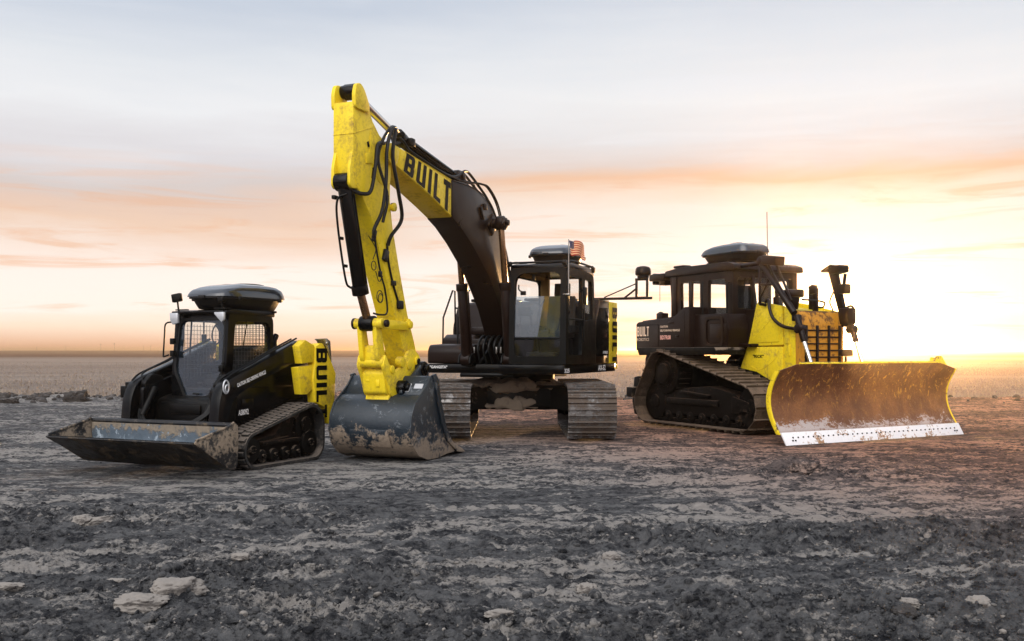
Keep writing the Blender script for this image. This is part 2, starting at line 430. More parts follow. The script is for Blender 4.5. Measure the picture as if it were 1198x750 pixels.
def steel_track(parent, circles, y, width, pitch_want, shoe, mat_chain, rz=0, drop=.052):
    """chain loop mesh; each shoe a mesh of its own under it"""
    path = hull(circles)
    L = sum((Vector(path[(i+1) % len(path)])-Vector(path[i])).length for i in range(len(path)))
    n = round(L/pitch_want)
    pts, _ = resample(path, n)
    ch = MB()
    for side in (-.10, .10):
        outer = [p-Vector((math.sin(a), -math.cos(a)))*-.0 for p, t, a in pts]
        for p, t, a in pts:
            ch.box((p.x+math.sin(a)*-.045, y+side, p.y+math.cos(a)*.045), (L/n*.96, .04, .085), rot=(0, -math.degrees(a), 0), bevel=.008, seg=1)
    for p, t, a in pts:
        ch.cyl((p.x+math.sin(a)*-.05+t.x*L/n/2, y-.13, p.y+math.cos(a)*.05+t.y*L/n/2), (p.x+math.sin(a)*-.05+t.x*L/n/2, y+.13, p.y+math.cos(a)*.05+t.y*L/n/2), .022, n=8, bevel=0)
    tr = ch.build('track', mat_chain, parent, rz=rz)
    for p, t, a in pts:
        o = bpy.data.objects.new('track_shoe', shoe); COL.objects.link(o); o.parent = tr
        # path runs counter-clockwise, so outward is to the right of travel
        o.matrix_local = Matrix.Translation((p.x, y, p.y)) @ Matrix.Rotation(-a, 4, 'Y') @ Matrix.Rotation(math.pi, 4, 'X')
    return tr

def wheel(mb, x, z, y0, y1, r, n=32, hub=.35, teeth=0):
    mb.cyl((x, y0, z), (x, y1, z), r, n=n, bevel=.012)
    s = 1 if y1 > y0 else -1
    mb.cyl((x, y1, z), (x, y1+s*.03, z), r*hub, n=16, bevel=.008)
    for k in range(6):
        a = 2*math.pi*k/6
        mb.cyl((x+math.cos(a)*r*hub*.75, y1+s*.03, z+math.sin(a)*r*hub*.75), (x+math.cos(a)*r*hub*.75, y1+s*.042, z+math.sin(a)*r*hub*.75), .012, n=6, bevel=0)
    for k in range(teeth):
        a = 2*math.pi*k/teeth
        mb.box((x+math.cos(a)*r, (y0+y1)/2, z+math.sin(a)*r), (.05, abs(y1-y0)*.7, .035), rot=(0, -math.degrees(a), 0), bevel=.006, seg=1)

def slat_grid(mb, x0, x1, z0, z1, mp, nx, nz, r=.004, inside=None):
    for i in range(nx+1):
        u = x0+(x1-x0)*i/nx; seg = [z0+(z1-z0)*k/24 for k in range(25)]
        ok = [v for v in seg if inside is None or inside(u, v)]
        if len(ok) > 1: mb.cyl(mp(u, ok[0], 0), mp(u, ok[-1], 0), r, n=5, bevel=0)
    for j in range(nz+1):
        v = z0+(z1-z0)*j/nz; seg = [x0+(x1-x0)*k/24 for k in range(25)]
        ok = [u for u in seg if inside is None or inside(u, v)]
        if len(ok) > 1: mb.cyl(mp(ok[0], v, 0), mp(ok[-1], v, 0), r, n=5, bevel=0)

def ray_inside(pts):
    def f(u, v):
        c = False; n = len(pts)
        for i in range(n):
            x1, y1 = pts[i]; x2, y2 = pts[(i+1) % n]
            if (y1 > v) != (y2 > v) and u < (x2-x1)*(v-y1)/(y2-y1)+x1: c = not c
        return c
    return f

# ================================================================== COMPACT TRACK LOADER
def head(fx, fy): return math.atan2(fy, fx)
ctl = empty('compact_track_loader', (-3.86, 13.53, 0), head(-.418, -.908),
            'small black tracked skid loader with wide low bucket and yellow rear tower reading BUILT', 'skid loader')

def ctl_track(y0, y1):
    path = hull([(.60, .235, .235), (-.62, .235, .235), (-.57, .475, .285)])
    pts, L = resample(path, 120)
    mb = MB(); t = .035
    rings = []
    for p, tg, a in pts:
        ox, oz = math.sin(a), -math.cos(a)
        rings.append([(p.x-ox*.0, y0, p.y-oz*.0), (p.x, y1, p.y), (p.x-ox*t, y1, p.y-oz*t), (p.x-ox*t, y0, p.y-oz*t)])
    rings.append(rings[0]); mb.loft(rings, cap=False)
    n = 46; pts, _ = resample(path, n); w = y1-y0
    for k, (p, tg, a) in enumerate(pts):
        ox, oz = math.sin(a), -math.cos(a)
        for (c, ww, off) in ((.17, .27, 0), (.50, .30, .5), (.83, .27, 0)):
            q = p+tg*(L/n*off)
            mb.box((q.x+ox*.008, y0+w*c, q.y+oz*.008), (L/n*.66, w*ww, .034), rot=(0, -math.degrees(a), 0), bevel=.007, seg=1)
        mb.box((p.x-ox*.06, (y0+y1)/2, p.y-oz*.06), (.03, .07, .05), rot=(0, -math.degrees(a), 0), bevel=.006, seg=1)
    return mb.build('rubber_track', 'rubber', ctl)
for s in (1, -1):
    y0, y1 = (.56, .98) if s > 0 else (-.98, -.56)
    tr = ctl_track(y0, y1)
    fr = MB(); ym, yo = (.64, .90) if s > 0 else (-.90, -.64)
    fr.prism(rpoly([(.50, .16), (.58, .24), (.50, .34), (.05, .40), (-.12, .58), (-.36, .60), (-.30, .40), (-.52, .34), (-.60, .24), (-.5, .15)], .04), ym, yo-s*.06 if s > 0 else yo, bevel=.01)
    fr.box((0, (ym+yo)/2, .30), (.8, abs(yo-ym)+.03, .05), bevel=.01)
    fr.box((.1, s*.83, .33), (.55, .14, .02), rot=(0, 4, 0))
    fo = fr.build('track_frame', 'undercarriage', ctl)
    w = MB(); wheel(w, .60, .235, s*.66, s*.90, .165); w.build('idler', 'chassis', fo)
    w = MB(); wheel(w, -.62, .235, s*.66, s*.90, .165); w.build('idler', 'chassis', fo)
    w = MB(); wheel(w, -.57, .475, s*.68, s*.86, .215, teeth=13, hub=.55); w.build('sprocket', 'chassis', fo)
    for x in (-.36, -.12, .12, .36):
        w = MB(); wheel(w, x, .135, s*.68, s*.88, .085, n=24); w.build('roller', 'chassis', fo)

# chassis and side bodies
b = MB()
b.prism(rpoly([(.72, .30), (.80, .55), (.74, .86), (.55, .92), (-.42, 1.0), (-.95, 1.0), (-1.0, .38), (-.8, .24), (.6, .24)], .05), -.54, .54)
b.box((.74, 0, .62), (.10, .92, .42), bevel=.02); b.box((.81, 0, .74), (.02, .5, .12)); b.box((.815, 0, .52), (.02, .74, .05))
for y in (-.3, .3): b.cyl((.80, y, .42), (.86, y, .42), .035)
b.build('chassis', 'black_matt', ctl)
b = MB()   # engine bay behind the cab
b.prism(rpoly([(-.40, .95), (-.40, 1.50), (-.50, 1.56), (-1.02, 1.52), (-1.14, 1.40), (-1.16, .60), (-.9, .5)], .05), -.50, .50, bevel=.015)
for k in range(7): b.box((-.52-k*.075, 0, 1.565-k*.004), (.03, .8, .014), bevel=.003, seg=1)
b.cyl((-.72, .22, 1.5), (-.72, .22, 1.68), .035); b.cyl((-.72, .22, 1.66), (-.76, .22, 1.72), .04)
b.build('engine_cover', 'black', ctl)
for s in (1, -1):
    b = MB()
    b.prism(rpoly([(.98, .50), (.98, 1.02), (.40, 1.18), (-.45, 1.36), (-.98, 1.40), (-.98, .84), (-.42, .80), (.30, .56), (.6, .48)], .04), s*.545, s*.62, bevel=.012)
    b.box((-.1, s*.625, 1.02), (.9, .012, .025), rot=(0, -1, 0), bevel=.003)
    b.box((.35, s*.625, .80), (.22, .012, .14), bevel=.004); b.box((-.5, s*.625, 1.16), (.5, .012, .02), rot=(0, 8, 0), bevel=.003)
    b.build('side_panel', 'black', ctl)
# lift arms
for s in (1, -1):
    a0, a1 = (.65, .80) if s > 0 else (-.80, -.65)
    b = MB()
    b.prism(rpoly([(-.52, 1.64), (.40, 1.30), (.86, 1.155), (1.00, 1.06), (1.08, .88), (1.12, .52), (1.06, .36), (.96, .40), (.92, .66), (.86, .84), (.74, .94), (.40, 1.08), (-.50, 1.36)], [.02, .1, .08, .08, .1, .05, .05, .04, .08, .08, .1, .1, .02]), a0, a1, bevel=.018)
    b.tube([(-.50, s*.76, 1.665), (.1, s*.76, 1.46), (.40, s*.76, 1.345), (.82, s*.76, 1.20), (.96, s*.76, 1.11)], .013)
    b.tube([(-.45, s*.71, 1.655), (.1, s*.71, 1.465), (.40, s*.71, 1.35), (.80, s*.71, 1.215), (.90, s*.64, 1.12), (.92, s*.58, .98)], .012)
    b.cyl((1.05, s*.62, .46), (1.05, s*.84, .46), .045); b.cyl((.84, s*.64, 1.04), (.84, s*.825, 1.04), .03)
    b.box((.98, s*.60, .62), (.07, .14, .09), bevel=.01)
    arm = b.build('lift_arm', 'black', ctl)
    # tilt cylinder in front
    c = MB(); c.cyl((.80, s*.52, 1.02), (1.02, s*.52, .66), .042); c.build('tilt_cylinder', 'black_matt', ctl)
    c = MB(); c.cyl((1.01, s*.52, .68), (1.12, s*.52, .50), .02); c.cyl((1.12, s*.46, .49), (1.12, s*.58, .49), .035); c.build('cylinder_rod', 'black_matt', ctl)
    c = MB(); c.prism(rpoly([(.62, .50), (.78, .50), (.94, 1.08), (.80, 1.20), (.60, 1.16), (.56, .9)], .04), s*.56, s*.64, bevel=.01)
    c.build('arm_stand', 'black_matt', ctl)
    # rear tower
    c = MB()
    c.prism(rpoly([(-.71, 1.55), (-.70, 1.33), (-.655, 1.10), (-.70, .78), (-.93, .70), (-1.02, .46), (-1.14, .46), (-1.17, .97), (-1.19, 1.17), (-1.10, 1.31), (-1.0, 1.45), (-.88, 1.60), (-.80, 1.60)], .02), s*.80, s*.935, bevel=.012)
    c.prism(rpoly([(-.36, 1.56), (-.42, 1.32), (-.695, 1.34), (-.705, 1.57), (-.5, 1.645)], .012), s*.79, s*.915, bevel=.01)
    c.prism(rpoly([(-.34, 1.27), (-.69, 1.30), (-.655, 1.10), (-.67, .96), (-.60, .93), (-.56, .90), (-.52, .90), (-.42, .90)], [.01, .01, .01, .03, .05, .03, .05, .01]), s*.79, s*.905, bevel=.008)
    tw = c.build('rear_tower', 'yellow', ctl)
    c = MB(); c.prism(rpoly([(-.90, 1.63), (-.84, 1.66), (-.98, 1.67), (-1.06, 1.63), (-1.09, 1.33), (-1.03, 1.44)], .015), s*.81, s*.93)
    c.cyl((-.98, s*.79, 1.60), (-.98, s*.945, 1.60), .03); c.build('pivot_link', 'steel', tw)
    if s > 0:
        # seen from the machine's left: reads downwards, letter tops to the rear
        built_sign((-.715, .9385, 1.53), (-.715, .9385, .56), (-.965, .9385, .56), (-.965, .9385, 1.53), w=.8, s=.26, gap=.17, parent=tw, t=.0015)
        text_mesh('CAUTION: SELF-DRIVING VEHICLE', (.76, .802, 1.035), (-1, 0, .29), (.29, 0, 1), .58, .05, 'white', arm, bold=.035)
        text_mesh('AS8092', (.55, .64, .66), (-1, 0, .06), (.06, 0, 1), .20, .075, 'white', ctl, bold=.03)
    else:
        built_sign((-.965, -.9385, 1.53), (-.965, -.9385, .56), (-.715, -.9385, .56), (-.715, -.9385, 1.53), w=.8, s=.26, gap=.17, parent=tw, t=.0015)
for z_ in (1.18, .70):
    b = MB(); b.box((-1.065, 0, z_), (.12, 1.50, .13), bevel=.02); b.build('rear_cross_member', 'black_matt', ctl)
b = MB(); b.box((1.12, 0, .50), (.10, 1.46, .12), bevel=.02); b.prism([(1.16, .20), (1.24, .22), (1.22, .60), (1.12, .60)], -.52, .52, bevel=.01); b.build('quick_coupler', 'black_matt', ctl)

# cab: frames, roof, glass, grilles
cab = MB()
mpf = lambda u, v, w: (.60-(v-.90)*.115+w, u, v)         # leaning front plane
fo_ = rpoly([(-.44, 1.98), (.44, 1.98), (.45, 1.30), (.42, .86), (-.42, .86), (-.45, 1.30)], [.10, .10, .05, .04, .04, .05], 4)
fi = rpoly([(-.385, 1.915), (.385, 1.915), (.405, 1.24), (.19, .885), (-.19, .885), (-.405, 1.24)], [.12, .12, .08, .05, .05, .08], 4)
cab.ring(fo_, fi, mpf, -.09)
for s in (1, -1):
    mps = lambda u, v, w, s=s: (u, s*(.45-w), v)
    o2 = rpoly([(.50, 1.98), (-.40, 1.98), (-.40, .95), (.59, .95)], [.06, .12, .02, .02], 4)
    i2 = rpoly([(.38, 1.885), (-.33, 1.885), (-.345, 1.24), (.45, 1.06)], [.07, .13, .03, .03], 4)
    cab.ring(o2, i2, mps, .05)
mpb = lambda u, v, w: (-.395+w, u, v)
ob = rpoly([(-.44, 1.96), (.44, 1.96), (.44, .95), (-.44, .95)], .08, 4); ib = rpoly([(-.34, 1.86), (.34, 1.86), (.34, 1.32), (-.34, 1.32)], .08, 4)
cab.ring(ob, ib, mpb, .05)
cabo = cab.build('cab_frame', 'black', ctl)
rf = MB()
rf.prism(rpoly([(.56, 1.972), (.56, 2.015), (.40, 2.04), (-.34, 2.03), (-.42, 1.99), (-.42, 1.955)], .03), -.455, .455, bevel=.02)
rf.box((.575, 0, 2.0), (.05, .86, .035), bevel=.01)
rf.build('roof', 'black', cabo)
for y, wd in ((-.385, .14), (.375, .16)):
    l = MB(); s = 1 if y > 0 else -1
    l.prism([(y-wd/2, 1.995), (y+wd/2, 1.995), (y+wd/2-(0 if s < 0 else .0), 1.90 if s > 0 else 1.86), (y+(.045 if s > 0 else -.02), 1.86 if s > 0 else 1.84), (y-wd/2+.01, 1.965 if s > 0 else 1.9)], .575, .615, axis='x', bevel=.008)
    l.build('headlight', 'lamp_clear', cabo)
g = MB(); g.poly3([mpf(u, v, -.012) for u, v in fi]); g.build('windshield', 'glass_door', cabo)
g = MB(); g.ring([(u*1.04, (v-1.4)*1.03+1.4) for u, v in fi], [(u*.955, (v-1.4)*.965+1.4) for u, v in fi], mpf, .012); g.box(mpf(0, .935, .02), (.02, .10, .022)); g.build('windshield_seal', 'lamp_clear' if False else 'hose', cabo)
for s in (1, -1):
    g = MB(); g.poly3([(u, s*.425, v) for u, v in i2]); g.build('side_window', 'glass', cabo)
    g = MB(); slat_grid(g, -.345, .45, 1.08, 1.885, lambda u, v, w, s=s: (u, s*.405, v), 13, 14, .003, ray_inside(i2)); g.build('window_grille', 'grille', cabo)
g = MB(); slat_grid(g, -.34, .34, 1.32, 1.86, lambda u, v, w: (-.37, u, v), 12, 10, .0038, ray_inside(ib)); g.build('rear_grille', 'grille', cabo)
g = MB()   # seat and controls
g.prism(rpoly([(.20, 1.08), (.20, 1.18), (-.14, 1.20), (-.22, 1.52), (-.30, 1.54), (-.26, 1.08)], .04), -.2, .2, bevel=.03)
g.build('seat', 'dark_in', ctl)
g = MB()
g.box((.1, 0, .985), (.9, .82, .04)); g.box((.0, 0, 1.05), (.5, .4, .12))
for s in (1, -1):
    g.box((.02, s*.30, 1.28), (.42, .09, .06), bevel=.015); g.tube([(.2, s*.3, 1.30), (.24, s*.3, 1.42), (.23, s*.29, 1.48)], .018)
    g.ball((.23, s*.29, 1.49), .032); g.box((.36, s*.12, 1.04), (.14, .1, .03), rot=(0, -30, 0))
g.tube([(-.33, .06, 1.9), (-.2, .12, 1.7), (-.1, .16, 1.45)], .008); g.tube([(.3, -.36, 1.9), (.32, -.37, 1.5), (.36, -.37, 1.1)], .012)
g.tube([(.40, .14, 1.84), (.40, .20, 1.75), (.40, .22, 1.66), (.40, .15, 1.58), (.40, .08, 1.66), (.40, .09, 1.76), (.40, .14, 1.84)], .009)
g.box((.40, -.06, 1.66), (.03, .07, .11), bevel=.01); g.cyl((.40, -.06, 1.72), (.40, -.06, 1.90), .01)
g.build('cab_controls', 'dark_in', ctl)
g = MB(); g.tube([(.555, -.46, 1.88), (.57, -.56, 1.85), (.58, -.57, 1.7), (.60, -.57, 1.45), (.61, -.55, 1.42), (.62, -.46, 1.44)], .011); g.build('grab_handle', 'black_matt', ctl)
g = MB(); g.box((.62, .43, 1.27), (.06, .07, .09), bevel=.015); g.cyl((.6, .43, 1.2), (.6, .43, 1.35), .016); g.build('door_latch', 'black_matt', cabo)
for z_ in (1.62, 1.46):
    g = MB(); g.box((.60, -.405, z_), (.06, .06, .08)); g.build('door_hinge', 'black_matt', cabo)
# coiled hose ring at the arm knee
g = MB()
g.tube([(1.10+.015*math.sin(k), .93, 1.04+0) if False else (1.0+.05*math.cos(2*math.pi*k/10), .83, 1.05+.08*math.sin(2*math.pi*k/10)) for k in range(10)], .010, closed=True)
g.tube([(1.0+.03*math.cos(2*math.pi*k/8), .845, 1.03+.045*math.sin(2*math.pi*k/8)) for k in range(8)], .008, closed=True)
g.build('hose_coil', 'lamp_clear', ctl)
g = MB(); g.box((.90, -.84, 1.00), (.10, .10, .18), rot=(0, 5, 0), bevel=.012); g.box((.92, -.91, .96), (.10, .10, .15), bevel=.012); g.build('camera_box', 'black_matt', ctl)
g = MB(); g.cyl((.50, -.40, 2.02), (.50, -.42, 2.15), .012); g.box((.50, -.43, 2.20), (.07, .13, .11), rot=(10, 0, 12), bevel=.012); g.box((.48, -.36, 2.04), (.05, .20, .015)); g.build('work_light', 'black_matt', ctl)
g = MB(); g.box((.50, .33, 2.16), (.08, .09, .07), bevel=.01); g.cyl((.49, .33, 2.02), (.50, .33, 2.14), .014); g.box((.46, .30, 2.045), (.1, .2, .02)); g.build('roof_sensor', 'black_matt', ctl)
roof_box(ctl, -.17, .02, 2.05, 1.36, .76)
# hydraulic hoses at the front right corner and below the windshield
for k in range(3):
    g = MB(); g.tube([(.72, -.66+k*.03, .95), (.86, -.64+k*.03, .88), (1.0, -.6+k*.03, .70), (1.12, -.45+k*.05, .58)], .014); g.build('hydraulic_hose', 'hose', ctl)
    g = MB(); g.tube([(.74, .60-k*.03, .92), (.90, .62-k*.03, .90), (1.02, .58-k*.03, .72), (1.12, .42-k*.05, .58)], .014); g.build('hydraulic_hose', 'hose', ctl)

# bucket
BW = 1.16
bk = MB()
bo = [(1.93, .435), (1.36, .10), (1.27, .075), (1.215, .12), (1.19, .36), (1.20, .585), (1.24, .605)]
bi = [(1.25, .585), (1.235, .56), (1.225, .37), (1.245, .16), (1.28, .11), (1.36, .13), (1.915, .445)]
bk.prism(bo+bi, -BW, BW, bevel=0)
bk.tube([(1.225, -BW, .60), (1.225, BW, .60)], .034, smoothit=False)
bk.prism([(1.95, .436), (1.80, .352), (1.81, .368), (1.945, .450)], -BW-.01, BW+.01, bevel=0)
buc = bk.build('bucket', 'bucket_black', ctl)
for s in (1, -1):
    p = MB(); p.prism(rpoly([(1.93, .437), (1.36, .095), (1.26, .07), (1.205, .12), (1.185, .36), (1.195, .60), (1.27, .64), (1.33, .60), (1.90, .47)], .01), s*(BW-.0), s*(BW+.02), bevel=.003)
    p.tube([(1.26, s*(BW+.008), .635), (1.33, s*(BW+.008), .60), (1.90, s*(BW+.008), .468)], .017, smoothit=False)
    p.build('bucket_side', 'bucket_flank', buc)
p = MB()   # scoured floor with dried dirt in it
nx, ny = 26, 90; b = bmesh.new(); V = []
lin_ = [(1.258, .575), (1.245, .40), (1.258, .22), (1.30, .14), (1.40, .165), (1.905, .452)]
ll = [0]
for i in range(5): ll.append(ll[-1]+math.dist(lin_[i], lin_[i+1]))
for i in range(nx+1):
    d = ll[-1]*i/nx; k = max(q for q in range(5) if ll[q] <= d+1e-9); f_ = (d-ll[k])/(ll[k+1]-ll[k])
    px_ = lin_[k][0]*(1-f_)+lin_[k+1][0]*f_; pz_ = lin_[k][1]*(1-f_)+lin_[k+1][1]*f_
    row = []
    for j in range(ny+1):
        y = -BW+.012+(2*BW-.024)*j/ny
        lump = .018*math.sin(j*.9+i*.7)*math.sin(j*.31+1)*math.sin(i*.5)+.03*math.exp(-((i-10)/4)**2)*(1+.5*math.sin(j*.37))
        row.append(b.verts.new((px_+abs(lump)*.8*(1 if i < nx-2 else .1), y, pz_+(abs(lump)*.3+.004)*(1 if i < nx-2 else .2))))
    V.append(row)
for i in range(nx):
    for j in range(ny): b.faces.new((V[i][j], V[i+1][j], V[i+1][j+1], V[i][j+1]))
bmesh.ops.recalc_face_normals(b, faces=b.faces); p.merge(b)
p.build('dirt_layer', 'bucket_inside', buc)

# ================================================================== EXCAVATOR
exc = empty('excavator', (.12, 18.4, 0), head(-math.sin(R(22)), -math.cos(R(22))),
            'large tracked excavator with yellow stick, boom reading BUILT and its bucket resting on the dirt', 'excavator')
RZ = R(22)
shoeE = shoe_mesh(.80, .19, 2, 'shoe')
for y in (1.205, -1.205):
    c = [(1.66, .475, .40), (-1.66, .475, .40)]
    tr = steel_track(exc, c, y, .80, .19, shoeE, 'undercarriage', rz=RZ)
    fr = MB(); s = 1 if y > 0 else -1
    fr.prism(rpoly([(1.35, .30), (1.45, .47), (1.2, .62), (-1.25, .66), (-1.45, .47), (-1.3, .28)], .05), y-.17, y+.17, bevel=.02)
    fr.box((0, y, .76), (1.5, .10, .06))
    for x in (-.6, .6): fr.cyl((x, y-.1, .79), (x, y+.1, .79), .06, n=16)
    fo2 = fr.build('track_frame', 'undercarriage', exc, rz=RZ)
    w = MB(); wheel(w, 1.66, .475, y-.16, y+.16, .37); w.build('idler', 'undercarriage', fo2)
    w = MB(); wheel(w, -1.66, .475, y-.16, y+.16, .34, teeth=17); w.build('sprocket', 'undercarriage', fo2)
    for k in range(7):
        w = MB(); wheel(w, -1.15+k*.385, .20, y-.18, y+.18, .095, n=20); w.build('roller', 'undercarriage', fo2)
    m_ = MB(); m_.ball((-1.5, y-s*.26, .44), .24, (1, .6, 1)); m_.cyl((-1.5, y-s*.10, .44), (-1.5, y-s*.42, .44), .20); m_.build('travel_motor', 'undercarriage', fo2)
cb = MB()
cb.prism(rpoly([(-.85, .44), (.85, .44), (.85, .78), (.55, .98), (-.55, .98), (-.85, .78)], .05, 3), -.55, .55, axis='x', bevel=.03)
for sx in (1, -1):
    for sy in (1, -1):
        cb.loft([[(sx*.52, sy*.35, .92), (sx*.15, sy*.60, .92), (sx*.15, sy*.60, .55), (sx*.52, sy*.35, .50)],
                 [(sx*1.02, sy*1.06, .80), (sx*.58, sy*1.06, .80), (sx*.58, sy*1.06, .46), (sx*1.02, sy*1.06, .42)]])
cb.box((.62, 0, .66), (.10, 1.75, .34), bevel=.02); cb.box((.66, 0, .86), (.14, 1.9, .05), bevel=.015)
cb.cyl((0, 0, .96), (0, 0, 1.06), .66, n=48); cb.cyl((0, 0, 1.05), (0, 0, 1.12), .60, n=48)
cbo = cb.build('car_body', 'chassis', exc, rz=RZ)
p = MB()      # dirt heaped on the car body
for (x, y, z, r, sx, sy, sz) in ((.66, -.25, .885, .42, .30, 1.5, .26), (.62, .55, .88, .26, .45, 1.2, .3), (.66, -.05, .56, .34, .16, 1.25, .42), (.66, -.6, .53, .2, .2, 1.2, .4)):
    p.ball((x, y, z), r, (sx, sy, sz), sub=4)
from mathutils import noise as mn_
for v in p.bm.verts:
    v.co += Vector((mn_.noise(v.co*5)*.05, mn_.noise(v.co*4+Vector((9, 0, 0)))*.16, mn_.noise(v.co*6+Vector((0, 9, 0)))*.09+mn_.noise(v.co*17)*.03))
p.build('packed_dirt', 'tan_dirt', cbo)

# upper deck
d = MB()
d.prism(rpoly([(1.68, 1.47), (1.66, .30), (1.20, .22), (1.34, -.26), (1.34, -1.22), (.9, -1.40), (-1.30, -1.40), (-1.72, -1.05), (-1.86, 0), (-1.72, 1.08), (-1.50, 1.46)], [.06, .02, .05, .02, .1, .1, .3, .2, .2, .2, .2]), 1.105, 1.262, axis='z', bevel=.02)
d.prism([(1.5, 1.04), (-1.3, 1.0), (-1.3, 1.11), (1.5, 1.11)], -.5, .5, bevel=.02)
d.build('deck', 'black', exc)
d = MB()
d.prism(rpoly([(1.36, 1.27), (1.36, 1.50), (1.28, 1.60), (.75, 1.62), (.35, 1.62), (.35, 1.27)], .05), -1.19, -.33, bevel=.035)
tb = d.build('tool_box', 'brown_black', exc)
d = MB(); d.prism(rpoly([(.34, 1.27), (.34, 1.72), (.2, 1.80), (-.30, 1.80), (-.30, 1.27)], .04), -1.38, -.42, bevel=.03)
d.box((.25, -.62, 1.86), (.30, .34, .14), bevel=.03)
d.build('fuel_tank', 'brown_black', exc)
d = MB()
d.tube([(.62, -1.25, 1.60), (.60, -1.25, 2.1), (.20, -1.25, 2.62), (.10, -1.25, 2.62), (.08, -1.25, 1.75)], .017, smoothit=False)
d.tube([(.62, -.95, 1.60), (.60, -.95, 2.1), (.20, -.95, 2.62), (.10, -.95, 2.62)], .017, smoothit=False)
d.tube([(.10, -1.25, 2.3), (-.5, -1.3, 2.3), (-.5, -1.3, 1.8)], .017, smoothit=False)
d.build('handrail', 'black_matt', exc)
text_mesh('"GANGSTA"', (1.345, -1.15, 1.185), (0, 1, 0), (0, 0, 1), .34, .05, 'white', exc, bold=.03)
text_mesh('325', (1.69, 1.475, 1.13), (-1, 0, 0), (0, 0, 1), .26, .07, 'white', exc, bold=.03)
text_mesh('AX-52', (-.18, 1.475, 1.135), (-1, 0, 0), (0, 0, 1), .46, .10, 'white', exc, bold=.03)

# engine house and counterweight
e = MB()
prof = [(-.05, 1.27), (-.05, 1.95), (-.28, 2.38), (-.36, 2.42), (-1.0, 2.44), (-1.0, 1.27)]
e.prism(rpoly(prof, [.01, .1, .12, .12, .01, .01]), -1.36, 1.44, bevel=.035)
e.prism(rpoly([(.02, 1.27), (.02, 2.02), (-.25, 2.44), (-.33, 2.40), (-.06, 1.95), (-.06, 1.27)], .03), 1.38, 1.475, bevel=.012)
eo = e.build('engine_house', 'brown_black', exc)
dr = MB(); dr.prism(rpoly([(-.14, 1.40), (-.14, 1.95), (-.34, 2.28), (-.95, 2.30), (-.95, 1.40)], .05), 1.44, 1.456, bevel=.006)
dr.box((-.82, 1.46, 2.15), (.14, .012, .12)); dr.box((-.89, 1.46, 1.8), (.03, .02, .09))
dr.build('side_door', 'black', eo)
tx = text_mesh('HYBRID', (-.55, 1.456, 1.44), (-1, 0, 0), (0, 0, 1), .30, .05, 'white', eo, bold=.03)
tx = text_mesh('336FL', (-.60, 1.456, 1.365), (-1, 0, 0), (0, 0, 1), .24, .045, 'white', eo, bold=.03)
e = MB(); e.box((-.75, .4, 2.46), (.7, .9, .05), bevel=.02); e.box((-.75, -.75, 2.46), (.7, .8, .06), bevel=.02); e.cyl((-.9, -.9, 2.45), (-.9, -.9, 2.72), .05); e.build('engine_hood', 'black', eo)
cw = MB()
plan = rpoly([(-1.005, 1.446), (-1.70, 1.43), (-1.86, 1.10), (-1.91, .5), (-1.92, -.5), (-1.76, -1.10), (-1.45, -1.38), (-1.005, -1.38)], [.02, .14, .2, .4, .4, .3, .28, .02], 6)
cw.prism(plan, 1.14, 2.42, axis='z', bevel=.06, seg=3)
cwo = cw.build('counterweight', 'yellow', exc)
cw = MB()
cw.prism(rpoly([(-1.60, 1.235), (-1.78, 1.0), (-1.91, .5), (-1.93, -.5), (-1.78, -1.05), (-1.63, -1.20), (-1.55, -1.05), (-1.55, 1.05)], .1), 1.27, 2.36, axis='z', bevel=.02)
cw.build('rear_panel', 'black', cwo)
# BUILT reading downwards on the yellow flank of the counterweight
built_sign((-1.20, 1.4455, 2.32), (-1.20, 1.4455, 1.24), (-1.56, 1.437, 1.24), (-1.56, 1.437, 2.32), w=.62, s=.24, gap=.16, parent=cwo, t=.004)

# cab
cab = MB()
mpf = lambda u, v, w: (1.66-(max(0, v-1.9))*.06+w, u, v)
fo_ = rpoly([(.48, 2.88), (1.49, 2.88), (1.49, 1.27), (.48, 1.27)], [.12, .10, .03, .03], 5)
fi = rpoly([(.575, 2.80), (1.385, 2.80), (1.385, 1.40), (.575, 1.40)], [.22, .16, .09, .09], 5)
cab.ring(fo_, fi, mpf, -.09)
mps = lambda u, v, w: (u, 1.49-w, v)
# left side: door opening and rear quarter
o1 = rpoly([(1.60, 2.87), (.72, 2.87), (.72, 1.27), (1.66, 1.27)], [.10, .01, .01, .02], 4)
i1 = rpoly([(1.50, 2.74), (.80, 2.74), (.80, 1.42), (1.52, 1.42)], [.10, .06, .06, .10], 4)
cab.ring(o1, i1, mps, .06)
o2 = rpoly([(.718, 2.87), (.12, 2.84), (.02, 1.27), (.718, 1.27)], [.01, .14, .02, .01], 4)
i2 = rpoly([(.63, 2.74), (.22, 2.72), (.18, 2.05), (.63, 2.0)], [.06, .12, .06, .06], 4)
cab.ring(o2, i2, mps, .06)
mpr = lambda u, v, w: (u, .48+w, v)
o3 = rpoly([(1.60, 2.87), (.12, 2.84), (.05, 1.27), (1.66, 1.27)], [.10, .14, .02, .02], 4)
i3 = rpoly([(1.48, 2.74), (.24, 2.72), (.22, 1.95), (1.50, 1.95)], [.10, .12, .06, .10], 4)
cab.ring(o3, i3, mpr, .05)
mpb = lambda u, v, w: (.10+w, u, v)
ob = rpoly([(.49, 2.84), (1.48, 2.84), (1.48, 1.27), (.49, 1.27)], .06, 4); ib = rpoly([(.58, 2.78), (1.39, 2.78), (1.39, 2.28), (.58, 2.28)], .06, 4)
cab.ring(ob, ib, mpb, .05)
cab.box((.85, .99, 1.30), (1.55, .96, .05))
cabo = cab.build('cab_frame', 'black_matt', exc)
rf = MB()
